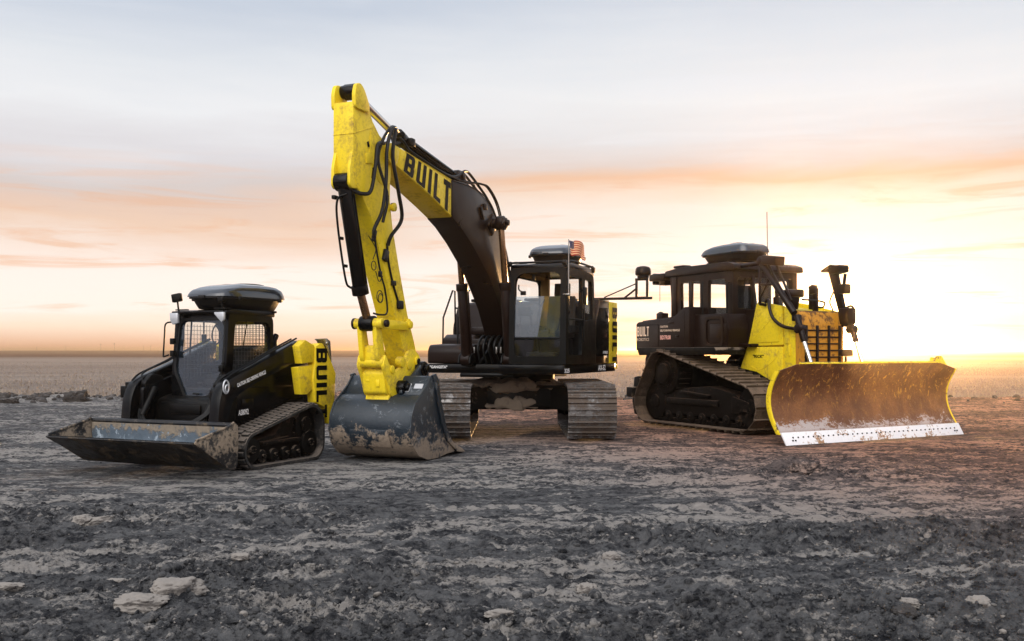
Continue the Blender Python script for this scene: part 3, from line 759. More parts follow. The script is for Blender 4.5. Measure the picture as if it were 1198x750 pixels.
rf.prism(rpoly([(1.60, 2.84), (1.58, 2.93), (1.40, 2.965), (.30, 2.95), (.10, 2.86), (.10, 2.80)], .05), .485, 1.485, bevel=.03)
rf.build('roof', 'black', cabo)
rf = MB()
for y in (.50, 1.47):
    rf.tube([(1.66, y, 2.95), (1.2, y, 3.0), (.1, y, 2.98)], .018)
for x in (1.66, .9, .1): rf.tube([(x, .50, 2.96 if x > 1.5 else 2.99), (x, 1.47, 2.96 if x > 1.5 else 2.99)], .018, smoothit=False)
for y in (.50, 1.47):
    rf.cyl((1.66, y-.03, 2.94), (1.66, y+.03, 2.94), .045); rf.box((.10, y, 2.93), (.08, .06, .1))
rf.build('roof_guard', 'black_matt', cabo)
zs = 1.72
g = MB(); g.poly3([mpf(u, v, -.03) for u, v in rpoly([(.575, 2.40), (1.385, 2.40), (1.385, zs), (.575, zs)], .01, 2)]); g.build('lower_windshield', 'glass_front', cabo)
g = MB(); g.poly3([mpf(u, v, -.03) for u, v in rpoly([(.575, zs-.04), (1.385, zs-.04), (1.385, 1.40), (.575, 1.40)], [.01, .01, .09, .09], 3)]); g.build('foot_window', 'glass', cabo)
g = MB(); g.box(mpf(.98, zs-.02, -.03), (.03, .82, .035)); g.build('window_bar', 'black_matt', cabo)
g = MB(); g.poly3([(u, 1.46, v) for u, v in i1]); g.build('door_window', 'glass', cabo)
g = MB(); g.poly3([(u, 1.46, v) for u, v in i2]); g.build('quarter_window', 'glass', cabo)
g = MB(); g.poly3([(u, .50, v) for u, v in i3]); g.build('right_window', 'glass', cabo)
g = MB(); g.poly3([(.12, u, v) for u, v in ib]); g.build('rear_window', 'glass', cabo)
g = MB(); g.tube([(.86, 1.52, 1.65), (.86, 1.54, 1.70), (.86, 1.54, 2.15), (.86, 1.52, 2.2)], .012)
g.build('door_handle', 'black_matt', cabo)
g = MB(); g.box((1.12, 1.50, 2.02), (.75, .02, .03)); g.box((.76, 1.505, 1.99), (.05, .03, .14)); g.build('door_bar', 'black_matt', cabo)
# inside the cab
g = MB()
g.prism(rpoly([(1.02, 1.72), (1.02, 1.84), (.60, 1.86), (.46, 2.46), (.36, 2.46), (.44, 1.72)], .05), .76, 1.24, bevel=.04)
g.prism(rpoly([(.46, 2.46), (.38, 2.46), (.36, 2.68), (.43, 2.69)], .03), .86, 1.14, bevel=.03)
g.build('seat', 'seat', exc)
g = MB(); g.box((.72, 1.0, 1.52), (.5, .45, .38), bevel=.03); g.box((1.45, 1.0, 1.42), (.2, .5, .10), bevel=.02); 
for y in (.66, 1.33):
    g.box((.80, y, 1.86), (.55, .13, .14), bevel=.03); g.tube([(1.05, y, 1.9), (1.10, y, 2.05), (1.08, y, 2.14)], .022); g.ball((1.08, y, 2.15), .04)
for y in (.9, 1.1): g.tube([(1.35, y, 1.4), (1.42, y, 1.65), (1.36, y, 1.85)], .014); g.box((1.40, y, 1.45), (.16, .1, .03), rot=(0, -25, 0))
g.tube([(.5, .70, 2.4), (.7, .66, 2.2), (.65, .62, 2.0)], .012); g.box((1.42, .66, 2.16), (.05, .22, .16), rot=(0, 0, 20), bevel=.015); g.tube([(1.42, .60, 2.1), (1.45, .58, 1.7)], .014)
g.build('cab_controls', 'dark_in', exc)
g = MB(); g.box((.20, .60, 2.35), (.10, .16, .90), bevel=.02); g.box((.80, .58, 2.78), (1.2, .08, .07), bevel=.02); g.build('cab_trim', 'cabtrim', exc)
g = MB(); g.box((1.48, .86, 2.72), (.03, .05, .09)); g.tube([(1.50, .60, 2.60), (1.54, .62, 2.52), (1.54, .68, 2.48)], .012); g.box((1.55, .70, 2.46), (.02, .10, .07), bevel=.01); g.build('mirror', 'black_matt', cabo)
g = MB(); g.tube([(1.0, 1.50, 2.50), (1.02, 1.60, 2.52)], .012); g.box((1.03, 1.62, 2.42), (.16, .04, .30), bevel=.015); g.build('side_mirror', 'black_matt', cabo)
# flag on a short pole
g = MB(); g.cyl((1.66, 1.54, 2.42), (1.66, 1.54, 3.32), .009, n=8); g.box((1.66, 1.50, 2.42), (.02, .12, .02)); g.build('flag_pole', 'steel', exc)
def flag_material(nm, c):
    m, t, b_ = new_mat(nm); b_.inputs['Base Color'].default_value = c; b_.inputs['Roughness'].default_value = .8
    tl = t.node('ShaderNodeBsdfTranslucent'); tl.inputs[0].default_value = c
    mx = t.node('ShaderNodeMixShader'); mx.inputs[0].default_value = .5
    out = t.n['Material Output']; t.link(b_.outputs[0], mx.inputs[1]); t.link(tl.outputs[0], mx.inputs[2]); t.link(mx.outputs[0], out.inputs[0])
    return m
FM = [flag_material('flag_red', (.30, .030, .02, 1)), flag_material('flag_white', (.62, .48, .34, 1)), flag_material('flag_blue', (.03, .04, .12, 1))]
b = bmesh.new(); nu, nv = 20, 13; V = []
def flag_pt(u, v):
    s = u*.29
    return (1.66-.45*s-.03*math.sin(u*9+v*1.2), 1.545+.80*s+.018*math.sin(u*11+v*2), 3.30-.23*v-.08*u*u-.015*math.sin(u*8)+.0*v - u*.02*(v-.5))
for i in range(nu+1): V.append([b.verts.new(flag_pt(i/nu, j/nv)) for j in range(nv+1)])
for i in range(nu):
    for j in range(nv):
        f = b.faces.new((V[i][j], V[i+1][j], V[i+1][j+1], V[i][j+1])); f.material_index = 2 if (i < 8 and j < 7) else (j % 2)
me = bpy.data.meshes.new('flag'); b.to_mesh(me); b.free()
for m in FM: me.materials.append(m)
for p_ in me.polygons: p_.use_smooth = True
fo3 = bpy.data.objects.new('flag', me); COL.objects.link(fo3); fo3.parent = exc
st = MB()
for r_ in range(5):
    for c_ in range(6):
        u = (c_+.6)/6.4*.4; v = (r_+.6)/5.2*.54; p0 = Vector(flag_pt(u, v))
        for o_ in (.006, -.006): st.ball(p0+Vector((0.004*(1 if o_ > 0 else -1), -o_*.6, 0)), .006, (.4, .4, 1), sub=1)
st.build('flag_stars', FM[1], fo3)
roof_box(exc, .62, .98, 2.985, 1.16, .74)
# receiver mast standing out behind the cab
g = MB()
g.box((-1.5, 1.55, 2.50), (.05, 1.20, .05)); g.box((-1.5, 1.84, 2.68), (.05, .045, .36)); g.box((-1.5, 2.05, 2.68), (.05, .045, .36))
g.box((-1.5, 1.945, 2.86), (.05, .26, .045)); g.box((-1.5, 1.945, 2.505), (.055, .26, .05)); g.cyl((-1.5, 1.20, 2.53), (-1.5, 1.83, 2.78), .012, n=8); g.cyl((-1.5, 1.60, 2.51), (-1.5, 1.83, 2.68), .02, n=8)
g.build('receiver_mast', 'brown_black', exc)
g = MB(); g.cyl((-1.5, 1.97, 2.885), (-1.5, 1.97, 2.93), .11); g.cyl((-1.5, 1.97, 2.93), (-1.5, 1.97, 3.05), .15, bevel=.03); g.loft([superell(.15, .15, 2, z, -1.5, 1.97, 24) if False else superell(.15*s_, .15*s_, 2, 3.04+h, -1.5, 1.97, 24) for h, s_ in ((0, .98), (.03, .92), (.055, .75), (.07, .4))])
g.build('receiver_dome', 'brown_black', exc)

# boom
up = [(3.30, 4.125), (2.75, 4.145), (2.31, 4.10), (1.98, 4.00), (1.67, 3.84), (1.38, 3.58), (1.14, 3.25), (.95, 2.9), (.80, 2.5), (.62, 2.0), (.46, 1.62), (.42, 1.40), (.50, 1.27), (.66, 1.25), (.80, 1.34)]
lo = [(1.05, 1.75), (1.36, 2.2), (1.66, 2.5), (1.92, 2.75), (2.25, 2.98), (2.62, 3.22), (3.02, 3.43), (3.30, 3.535)]
bm_ = MB(); bm_.prism(up+lo, -.22, .22, bevel=.02)
bm_.tube([(3.3, .223, 4.11), (2.31, .223, 4.085), (1.67, .223, 3.82), (1.14, .223, 3.23), (.80, .223, 2.5)], .008); 
bm_.cyl((.62, -.34, 1.42), (.62, .34, 1.42), .12); bm_.box((1.78, 0, 3.60), (.3, .52, .26), rot=(0, 45, 0), bevel=.03)
boom = bm_.build('boom', 'brown_black', exc)
nose = MB(); nose.prism([(3.302, 3.535), (3.7, 3.66), (4.15, 3.79), (4.78, 3.95), (5.06, 4.02), (5.20, 4.07), (5.28, 4.16), (5.24, 4.27), (5.1, 4.31), (4.8, 4.285), (4.15, 4.215), (3.302, 4.125)], -.205, .205, bevel=.018)
nose.cyl((5.16, -.25, 4.17), (5.16, .25, 4.17), .10)
nose.tube([(3.32, .207, 3.56), (4.15, .207, 3.81), (4.78, .207, 3.965), (5.06, .207, 4.035)], .006); nose.tube([(3.32, .207, 4.11), (4.15, .207, 4.20), (4.8, .207, 4.27)], .006); nose.tube([(4.99, .207, 4.06), (4.93, .207, 4.28)], .005)
noseo = nose.build('boom_nose', 'yellow', exc)
built_sign((4.86, .2075, 3.99), (3.37, .2075, 3.585), (3.33, .2075, 4.06), (4.76, .2075, 4.262), w=.66, s=.24, gap=.20, parent=noseo, t=.002)
# bracket for the arm cylinder, pins
g = MB()
for y in (-.13, .13): g.prism(rpoly([(2.95, 4.10), (2.90, 4.30), (2.75, 4.33), (2.55, 4.12)], .04), y-.025, y+.025)
g.cyl((2.80, -.2, 4.24), (2.80, .2, 4.24), .045); g.build('boom_bracket', 'brown_black', boom)
g = MB()
g.cyl((1.80, -.50, 3.62), (1.80, .50, 3.62), .085); g.cyl((1.80, .50, 3.62), (1.80, .545, 3.62), .05); g.box((2.10, .24, 3.86), (.10, .06, .10), bevel=.015); g.box((2.22, .235, 3.74), (.06, .05, .22), rot=(0, 30, 0), bevel=.01)
for s in (1, -1): g.cyl((1.80, s*.40-.055, 3.62), (1.80, s*.40+.055, 3.62), .12)
g.build('cylinder_pin', 'brown_black', boom)
def cylinder(name, base, mid, tip, rb, rr, parent=exc, mat='brown_black', rodmat='chrome', width=.16):
    base, mid, tip = map(Vector, (base, mid, tip)); ax = (tip-base).normalized()
    c = MB(); c.cyl(base, mid, rb, n=24); c.cyl(mid-ax*.10, mid+ax*.02, rb*1.18, n=24); c.cyl(base-Vector((0, width/2, 0)), base+Vector((0, width/2, 0)), rb*1.25, n=20)
    side = Vector((0, 0, 0))
    c.tube([base+ax*.15+Vector((0, rb+.02, 0)), mid-ax*.12+Vector((0, rb+.02, 0))], .014, smoothit=False)
    o = c.build(name, mat, parent)
    c = MB(); c.cyl(mid+ax*.02, tip, rr, n=20); c.build('cylinder_rod', rodmat, o)
    c = MB(); c.cyl(tip-Vector((0, width/2, 0)), tip+Vector((0, width/2, 0)), rb*1.1, n=20); c.build('rod_eye', mat, o)
    return o
M['rod_brown'] = surf('bronze_brown_rod', (.30, .17, .09), .25, metal=.9, bump=.02)  # brownish metal for the boom and bucket cylinder rods
for s in (1, -1): cylinder('boom_cylinder', (1.42, s*.40, 1.34), (1.62, s*.40, 2.62), (1.80, s*.40, 3.60), .088, .052, rodmat='rod_brown')
for s in (1, -1):
    g = MB(); g.prism(rpoly([(1.30, 1.27), (1.32, 1.40), (1.42, 1.46), (1.52, 1.40), (1.56, 1.27)], .03), s*.40-.12, s*.40-.09); g.prism(rpoly([(1.30, 1.27), (1.32, 1.40), (1.42, 1.46), (1.52, 1.40), (1.56, 1.27)], .03), s*.40+.09, s*.40+.12)
    g.prism([(.40, 1.27), (.45, 1.55), (.62, 1.60), (.85, 1.50), (1.2, 1.27)], s*.27-.02 if s < 0 else .26, s*.27+.02 if s < 0 else .30)
    g.build('boom_mount', 'black_matt', exc)
cylinder('arm_cylinder', (2.80, 0, 4.24), (4.62, 0, 4.51), (5.86, 0, 4.865), .095, .055, mat='black', width=.2)
# hoses over the boom and down to the stick
g = MB()
for k in range(4):
    y = -.12+k*.08
    g.tube([(.75, y, 2.7), (1.0, y, 3.28), (1.4, y, 3.82), (1.75, y, 4.06), (2.1, y*1.1, 4.20), (2.5, y*1.2, 4.34), (2.75, y*1.4, 4.34), (3.0, y*1.3, 4.22), (3.4, y, 4.19), (4.3, y, 4.29)], .022)
for k in range(2):
    g.tube([(1.2, .17+k*.03, 3.6), (1.5, .19+k*.03, 3.98), (1.9, .20+k*.03, 4.20), (2.2, .20+k*.03, 4.22), (2.5, .16+k*.03, 4.20)], .014)
g.build('boom_hose', 'hose', exc)
g = MB()
g.tube([(2.4, .15, 4.20), (3.4, .16, 4.19), (4.2, .17, 4.26), (4.5, .16, 4.29), (4.7, .12, 4.44), (4.72, .05, 4.50)], .018); g.tube([(2.4, .19, 4.17), (3.4, .19, 4.17), (4.3, .20, 4.265), (4.7, .19, 4.33)], .012)
g.tube([(4.2, -.17, 4.26), (4.6, -.16, 4.34), (4.75, -.12, 4.44)], .018); g.box((4.66, 0, 4.55), (.16, .2, .10), rot=(0, -15, 0), bevel=.02); g.box((4.45, .12, 4.47), (.12, .08, .12), bevel=.02); g.cyl((4.78, .02, 4.52), (4.86, .20, 4.50), .04)
g.build('hydraulic_pipe', 'black_matt', exc)

# stick
sp = [(6.09, 4.68), (6.09, 3.87), (6.02, 3.62), (5.87, 3.50), (5.63, 3.25), (5.30, 2.6), (4.97, 1.95), (4.80, 1.62), (4.70, 1.42),
      (4.60, 1.27), (4.48, 1.22), (4.36, 1.27), (4.33, 1.42), (4.42, 1.62), (4.62, 2.0), (4.87, 2.65), (5.06, 3.20), (5.13, 3.55), (5.12, 3.87), (5.09, 4.05), (5.17, 4.28), (5.42, 4.38), (5.60, 4.53), (5.72, 4.72)]
stb = MB(); stb.prism(sp, -.15, .15, bevel=.012)
for s in (1, -1):       # ears for the arm cylinder, bracket for the bucket cylinder, joint boss
    stb.prism(rpoly([(6.088, 4.60), (6.095, 4.80), (6.05, 4.92), (5.95, 4.94), (5.86, 4.88), (5.73, 4.70), (5.74, 4.6)], .05), s*.155-.028, s*.155+.028, bevel=.008)
    stb.prism(rpoly([(6.09, 4.05), (6.15, 3.85), (6.16, 3.62), (6.11, 3.57), (6.02, 3.58), (5.85, 3.60)], .03), s*.12-.022, s*.12+.022, bevel=.008)
    stb.cyl((5.16, s*.15, 4.17), (5.16, s*.215, 4.17), .15)
    stb.cyl((4.46, s*.13, 1.345), (4.46, s*.20, 1.345), .125); stb.cyl((4.46, s*.20, 1.345), (4.46, s*.235, 1.345), .07)
stb.cyl((5.08, -.19, 3.46), (5.08, .19, 3.46), .04)
stb.tube([(6.09, .152, 4.15), (5.72, .152, 4.55)], .004, smoothit=False) if False else None
stb.tube([(6.092, -.15, 4.27), (6.092, .15, 4.27)], .005, smoothit=False); stb.tube([(6.09, .152, 4.27), (5.62, .152, 4.44)], .004, smoothit=False)
stb.tube([(5.30, .151, 3.9), (5.40, .151, 3.0), (5.00, .151, 2.2), (4.75, .151, 1.62)], .005); stb.prism(rpoly([(5.45, 4.34), (5.12, 4.0), (5.14, 3.75), (5.42, 3.72), (5.70, 4.05), (5.66, 4.42)], .08), .150, .158, bevel=.002)
stick = stb.build('stick', 'yellow', exc)
for (x_, z_, r_) in ((5.16, 4.17, .07), (4.46, 1.345, .045)):
    g = MB(); g.cyl((x_, .214 if z_ > 2 else .234, z_), (x_, .232 if z_ > 2 else .247, z_), r_, n=20); g.build('greased_pin', 'chassis', stick)
g = MB(); g.cyl((5.90, -.13, 4.86), (5.90, .13, 4.86), .085); g.build('arm_pin', 'black', stick)
g = MB(); g.box((5.71, .155, 4.02), (.16, .02, .14), rot=(0, 8, 0), bevel=.008); g.build('hatch_plate', 'yellow_dirty', stick)
g = MB(); g.box((5.72, .152, 4.20), (.05, .01, .07), rot=(0, 20, 0), bevel=.003); g.box((5.60, .152, 3.83), (.05, .01, .13), rot=(0, -15, 0), bevel=.003); g.box((5.57, .152, 3.90), (.08, .01, .05), rot=(0, 25, 0), bevel=.003); g.build('oil_stain', 'letter_black', stick)
bc = cylinder('bucket_cylinder', (6.07, 0, 3.66), (5.66, 0, 2.26), (5.46, 0, 1.86), .094, .055, parent=exc, mat='black', rodmat='rod_brown', width=.2)
g = MB(); g.tube([(6.10, .06, 3.50), (6.15, -.05, 3.42), (6.06, -.10, 3.10), (5.88, -.10, 2.45), (5.80, -.08, 2.33), (5.72, -.04, 2.33)], .015); g.box((6.13, -.10, 3.46), (.09, .05, .05)); g.box((6.00, -.09, 2.95), (.10, .03, .04)); g.box((5.90, -.09, 2.6), (.10, .03, .04)); g.build('cylinder_pipe', 'black_matt', bc)
# linkage
g = MB()
for s in (1, -1):
    g.prism(rpoly([(5.50, 1.92), (5.40, 1.92), (4.74, 1.90), (4.64, 1.96), (4.58, 1.86), (4.66, 1.78), (5.40, 1.79), (5.52, 1.80)], .04), s*.18-.022, s*.18+.022, bevel=.01)
g.cyl((5.46, -.22, 1.86), (5.46, .23, 1.86), .07); g.cyl((4.66, -.22, 1.86), (4.66, .23, 1.86), .055)
g.build('guide_link', 'yellow', exc)
g = MB(); g.cyl((5.46, -.225, 1.86), (5.46, -.19, 1.86), .076); g.cyl((5.46, -.10, 1.86), (5.46, -.07, 1.86), .082); g.cyl((5.46, .07, 1.86), (5.46, .10, 1.86), .082); g.cyl((5.46, .26, 1.86), (5.46, .30, 1.86), .05); g.build('pin_ring', 'brown_black', exc)
g = MB()
for s in (1, -1): g.prism(rpoly([(5.52, 1.86), (5.40, 1.92), (5.28, 1.50), (5.24, 1.34), (5.36, 1.28), (5.45, 1.40)], .05), s*.115-.035, s*.115+.035, bevel=.012)
g.box((5.36, 0, 1.46), (.10, .2, .22), bevel=.02); g.cyl((5.34, -.19, 1.34), (5.34, .19, 1.34), .075)
g.build('bucket_link', 'yellow', exc)
# quick coupler
g = MB()
for s in (1, -1):
    g.prism(rpoly([(5.36, 1.46), (5.26, 1.32), (5.10, 1.20), (4.86, 1.30), (4.70, 1.50), (4.52, 1.52), (4.34, 1.38), (4.30, 1.22), (4.42, 1.08), (4.62, 1.02), (4.74, .84), (5.02, .80), (5.22, .90), (5.30, 1.10), (5.42, 1.30)], .05), s*.185-.025, s*.185+.025, bevel=.012)
g.prism(rpoly([(5.34, 1.20), (5.29, .92), (5.18, .88), (5.12, 1.12), (5.24, 1.30)], .04), -.17, .17, bevel=.02)
g.prism(rpoly([(5.22, .90), (5.24, .76), (4.66, .76), (4.66, .9)], .03), -.18, .18, bevel=.015)
g.cyl((5.18, -.19, 1.24), (5.18, .225, 1.24), .055); g.box((5.0, .205, 1.02), (.16, .02, .10), rot=(0, 35, 0), bevel=.01); g.cyl((4.70, .16, 1.30), (4.70, .225, 1.30), .07)
g.cyl((4.92, .15, 1.34), (4.92, .24, 1.34), .075)
g.box((5.31, .06, 1.06), (.03, .06, .10)); g.box((5.31, -.09, 1.10), (.03, .05, .05))
g.build('quick_coupler', 'yellow', exc)
g = MB(); g.cyl((4.98, -.30, .99), (4.98, .32, .99), .10); g.cyl((4.98, .32, .99), (4.98, .37, .99), .06); g.build('bucket_pin', 'black', exc)
g = MB(); g.cyl((4.42, -.30, 1.24), (4.42, .32, 1.24), .105); g.cyl((4.42, .32, 1.24), (4.42, .37, 1.24), .055); g.build('bucket_pin', 'black', exc)
# bucket
BH = .61
prof = [(4.06, .015), (4.32, .06), (4.60, .045), (4.90, .012), (5.20, .02), (5.45, .09), (5.62, .24), (5.69, .42), (5.66, .62), (5.56, .78), (5.40, .885), (5.28, .90)]
bk = MB()
inn = [(x-(x-4.95)*.045, z+(.45-z)*.045) for x, z in prof]
bk.prism(prof+inn[::-1], -BH, BH, bevel=0)
bk.prism([(5.30, .895), (5.10, 1.13), (5.06, 1.15), (5.04, 1.12), (5.24, .88)], -BH, BH, bevel=.006)
bk.prism([(4.02, .0), (4.40, .055), (4.42, .075), (4.04, .028)], -BH-.01, BH+.01, bevel=0)
bk.prism([(5.69, .44), (5.70, .40), (5.665, .28), (5.60, .20), (5.585, .21), (5.65, .30), (5.68, .42)], -.30, .30, bevel=0)
for y in (-.5, -.25, 0, .25, .5):
    bk.prism([(4.05, .02), (3.88, .0), (3.90, .03), (4.05, .05)], y-.05, y+.05, bevel=.005)
bko = bk.build('bucket', 'bucket', exc); bko.location.x = -.25
for s in (1, -1):
    g = MB()
    side = rpoly([(4.05, .01), (4.30, .045), (4.60, .035), (4.90, .003), (5.20, .01), (5.46, .085), (5.64, .24), (5.70, .42), (5.67, .63), (5.57, .79), (5.40, .90), (5.22, 1.02), (5.10, 1.15), (4.99, 1.16), (4.93, 1.08), (4.86, .82), (4.70, .45), (4.48, .20), (4.16, .075)], .02, 2)
    g.prism(side, s*BH, s*(BH+.022), bevel=.004)
    g.prism(rpoly([(5.10, 1.16), (4.99, 1.18), (4.91, 1.09), (4.84, .82), (4.68, .44), (4.46, .19), (4.14, .07), (4.02, .01), (4.30, .04), (4.62, .22), (4.80, .46), (4.93, .78), (5.00, 1.02)], .015, 2), s*(BH+.02), s*(BH+.05), bevel=.006)
    g.build('bucket_side', 'bucket', bko)
g = MB()
for s in (1, -1): g.prism(rpoly([(5.35, .90), (5.30, 1.02), (5.15, 1.06), (4.72, 1.32), (4.52, 1.32), (4.50, 1.14), (4.8, .9), (5.1, .88)], .05), s*.28-.025, s*.28+.025, bevel=.01)
g.build('hinge_plate', 'bucket', bko)
# service decals on the top plate of the bucket
dn = Vector((.235, 0, .20)).normalized()
for (y0, y1, a, b2) in ((.31, .38, .15, .62), (.43, .56, .35, .62)):
    g = MB(); P = lambda y, t: Vector((5.30-.20*t, y, .895+.235*t))+Vector((.76, 0, .65))*.004
    g.poly3([P(y0, a), P(y1, a), P(y1, b2), P(y0, b2)]); g.build('decal_plate', 'lamp_clear', bko)

# small lines and sensors on the stick
g = MB()
Y = .165
g.tube([(5.36, Y+.02, 4.28), (5.62, Y+.07, 4.20), (5.70, Y+.08, 3.9), (5.78, Y+.06, 3.58), (5.92, Y+.02, 3.52), (6.02, .08, 3.56)], .026)
g.tube([(5.00, .20, 4.50), (5.26, Y+.10, 4.50), (5.42, Y+.10, 4.2), (5.45, Y+.10, 3.75), (5.52, Y+.08, 3.35), (5.62, Y+.02, 3.10), (5.60, Y+.01, 2.98)], .026)
g.tube([(4.98, .15, 4.52), (5.22, Y+.12, 4.46), (5.32, Y+.13, 4.1), (5.20, Y+.15, 3.65), (5.05, Y+.12, 3.3), (5.22, Y+.05, 3.05), (5.24, Y+.01, 2.92)], .026)
g.tube([(4.94, .10, 4.53), (5.20, Y+.05, 4.53), (5.45, Y+.05, 4.3), (5.55, Y+.04, 4.0), (5.45, Y+.12, 3.55), (5.50, Y+.08, 3.2)], .022)
g.build('stick_hose', 'hose', exc)
g = MB()
g.tube([(5.24, Y, 2.95), (5.20, Y, 2.7), (5.08, Y, 2.42), (4.92, Y, 2.16)], .016); g.tube([(5.58, Y, 3.0), (5.50, Y, 2.75), (5.40, Y, 2.5), (5.30, Y, 2.32), (5.24, Y, 2.02), (5.36, .12, 1.98), (5.42, .05, 2.0)], .013)
g.box((5.30, Y+.01, 2.78), (.10, .05, .16), rot=(0, -20, 0), bevel=.01); g.box((5.08, Y+.01, 2.42), (.10, .04, .07), bevel=.01); g.box((4.90, Y+.015, 2.13), (.13, .06, .12), bevel=.02); g.box((5.58, Y-.005, 3.02), (.06, .04, .16), rot=(0, -20, 0), bevel=.01)
g.box((5.43, Y, 2.52), (.06, .04, .08), bevel=.01)
for (cx, cz, r_) in ((5.60, 2.62, .06), (5.44, 2.22, .08), (5.42, 2.20, .06)):
    g.tube([(cx+r_*math.cos(k*.785), Y, cz+r_*math.sin(k*.785)) for k in range(8)], .006, closed=True)
g.tube([(5.70, Y-.02, 3.0), (5.55, Y, 2.85), (5.62, Y, 2.7)], .006); g.tube([(5.55, Y, 2.55), (5.46, Y, 2.42), (5.36, Y, 2.5)], .006)
g.build('sensor_cable', 'hose', exc)
g = MB(); g.cyl((5.08, .15, 3.46), (5.08, .20, 3.46), .06); g.build('grease_point', 'yellow_dirty', stick)
# hoses at the boom foot
g = MB()
for k in range(5): g.tube([(1.3-.05*k, -.2+k*.1, 1.28), (1.35, -.22+k*.1, 1.55), (1.15, -.2+k*.1, 1.75), (.95, -.16+k*.08, 1.55)], .022)
g.build('swing_hose', 'hose', exc)
g = MB()
for y in (-.30, -.22, .12, .20): g.cyl((1.33, y, 1.45), (1.33, y, 1.56), .018, n=10)
g.build('hose_coupling', 'steel', exc)

# ================================================================== BULLDOZER
doz = empty('bulldozer', (4.72, 19.61, 0), head(math.sin(R(27)), -math.cos(R(27))),
            'black and yellow bulldozer with a broad rust brown blade standing against the low sun', 'bulldozer')
shoeD = shoe_mesh(.84, .215, 1, 'shoe_brown')
for s in (-1, 1):
    y = s*1.03
    circ = [(1.38, .47, .40), (-1.55, .46, .39), (-1.12, 1.04, .43)]
    tr = steel_track(doz, circ, y, .84, .215, shoeD, 'undercarriage')
    fr = MB()
    fr.prism(rpoly([(1.10, .22), (1.22, .46), (.95, .70), (.2, .82), (-.6, .76), (-1.3, .62), (-1.45, .44), (-1.3, .24)], .07), y-.16, y+.16, bevel=.03)
    fr.prism(rpoly([(1.38, .40), (1.38, .56), (.9, .66), (.9, .34)], .04), y+s*.17, y+s*.22, bevel=.01); fr.box((-.3, y+s*.19, .50), (1.6, .06, .12), bevel=.02)
    fr.box((-.2, y+s*.2, .66), (.9, .08, .05), rot=(0, 4, 0), bevel=.01)
    fo2 = fr.build('track_frame', 'undercarriage', doz)
    w = MB(); wheel(w, 1.38, .47, y-s*.15, y+s*.17, .36, hub=.42); w.build('idler', 'undercarriage', fo2)
    w = MB(); wheel(w, -1.55, .46, y-s*.15, y+s*.17, .35, hub=.42); w.build('idler', 'undercarriage', fo2)
    w = MB(); wheel(w, -1.12, 1.04, y-s*.15, y+s*.22, .40, teeth=23, hub=.62); w.cyl((-1.12, y+s*.22, 1.04), (-1.12, y+s*.32, 1.04), .20, bevel=.02)
    for k in range(14): a = k*2*math.pi/14; w.cyl((-1.12+.29*math.cos(a), y+s*.22, 1.04+.29*math.sin(a)), (-1.12+.29*math.cos(a), y+s*.245, 1.04+.29*math.sin(a)), .018, n=6, bevel=0)
    w.build('final_drive', 'undercarriage', fo2)
    for k in range(7): w = MB(); wheel(w, -1.12+k*.36, .20, y-s*.16, y+s*.17, .10, n=20); w.build('roller', 'undercarriage', fo2)
# hull
b = MB(); b.prism(rpoly([(1.75, .55), (1.75, 1.15), (-2.0, 1.2), (-2.05, .6), (-1.6, .42), (1.4, .42)], .06), -.52, .52, bevel=.03); b.build('main_frame', 'chassis', doz)
b = MB()   # rear tank housing
b.prism(rpoly([(-2.40, 1.50), (-2.40, 2.06), (-2.32, 2.10), (-1.10, 2.16), (-.72, 2.36), (-.55, 2.36), (-.55, 1.50)], .03), -1.10, 1.10, bevel=.02)
b.prism([(-2.36, 2.075), (-1.15, 2.135), (-1.15, 2.19), (-2.30, 2.13)], -1.0, 1.0, bevel=.008)
for z_ in (1.53, 2.04): b.tube([(-2.36, -1.103, z_), (-1.62, -1.103, z_)], .005, smoothit=False)
b.tube([(-1.60, -1.103, 1.53), (-1.60, -1.103, 2.04)], .005, smoothit=False); b.tube([(-.70, -1.103, 1.55), (-.72, -1.103, 2.3)], .005, smoothit=False)
b.box((-.95, -1.105, 1.78), (.10, .02, .05), bevel=.006); b.box((-1.15, -1.105, 2.06), (.16, .012, .04), bevel=.004)
for x_ in (-2.3, -1.9, -1.7, -1.3, -.9, -.62): b.cyl((x_, -1.09, 1.525), (x_, -1.112, 1.525), .014, n=8, bevel=0)
tk = b.build('rear_tank', 'brown_black', doz)
b = MB(); b.cyl((-2.0, -.75, 2.12), (-2.0, -.75, 2.22), .05); b.ball((-2.0, -.75, 2.26), .075, (1, 1, .8)); b.box((-1.80, -.85, 2.20), (.2, .18, .16), bevel=.02); b.build('filler_cap', 'brown_black', tk)
b = MB()
b.prism(rpoly([(-2.05, 1.47), (-2.05, 1.56), (.48, 1.56), (.52, 1.50), (.50, 1.42), (-2.0, 1.40)], .02), -1.30, -.60, bevel=.012)
b.build('fender', 'chassis', doz)
b = MB(); b.prism(rpoly([(-2.05, 1.47), (-2.05, 1.56), (.48, 1.56), (.52, 1.50), (.50, 1.42), (-2.0, 1.40)], .02), .60, 1.30, bevel=.012)
b.build('fender', 'chassis', doz)
b = MB(); b.prism(rpoly([(-.55, 1.50), (-.55, 2.2), (.42, 2.2), (.50, 1.9), (.46, 1.50)], .03), -.98, .98, bevel=.02); b.prism(rpoly([(.30, 1.1), (.30, 2.28), (.78, 2.28), (.74, 1.1)], .03), -.50, .50, bevel=.02); b.box((.2, -.985, 1.80), (.5, .02, .4)); b.build('cab_base', 'brown_black', doz)
SCL = dict(bold=.03)
built_sign((-2.36, -1.104, 1.80), (-1.92, -1.104, 1.80), (-1.92, -1.104, 2.0), (-2.36, -1.104, 2.0), w=.62, s=.20, gap=.14, mat='warmwhite', parent=tk, t=.002)
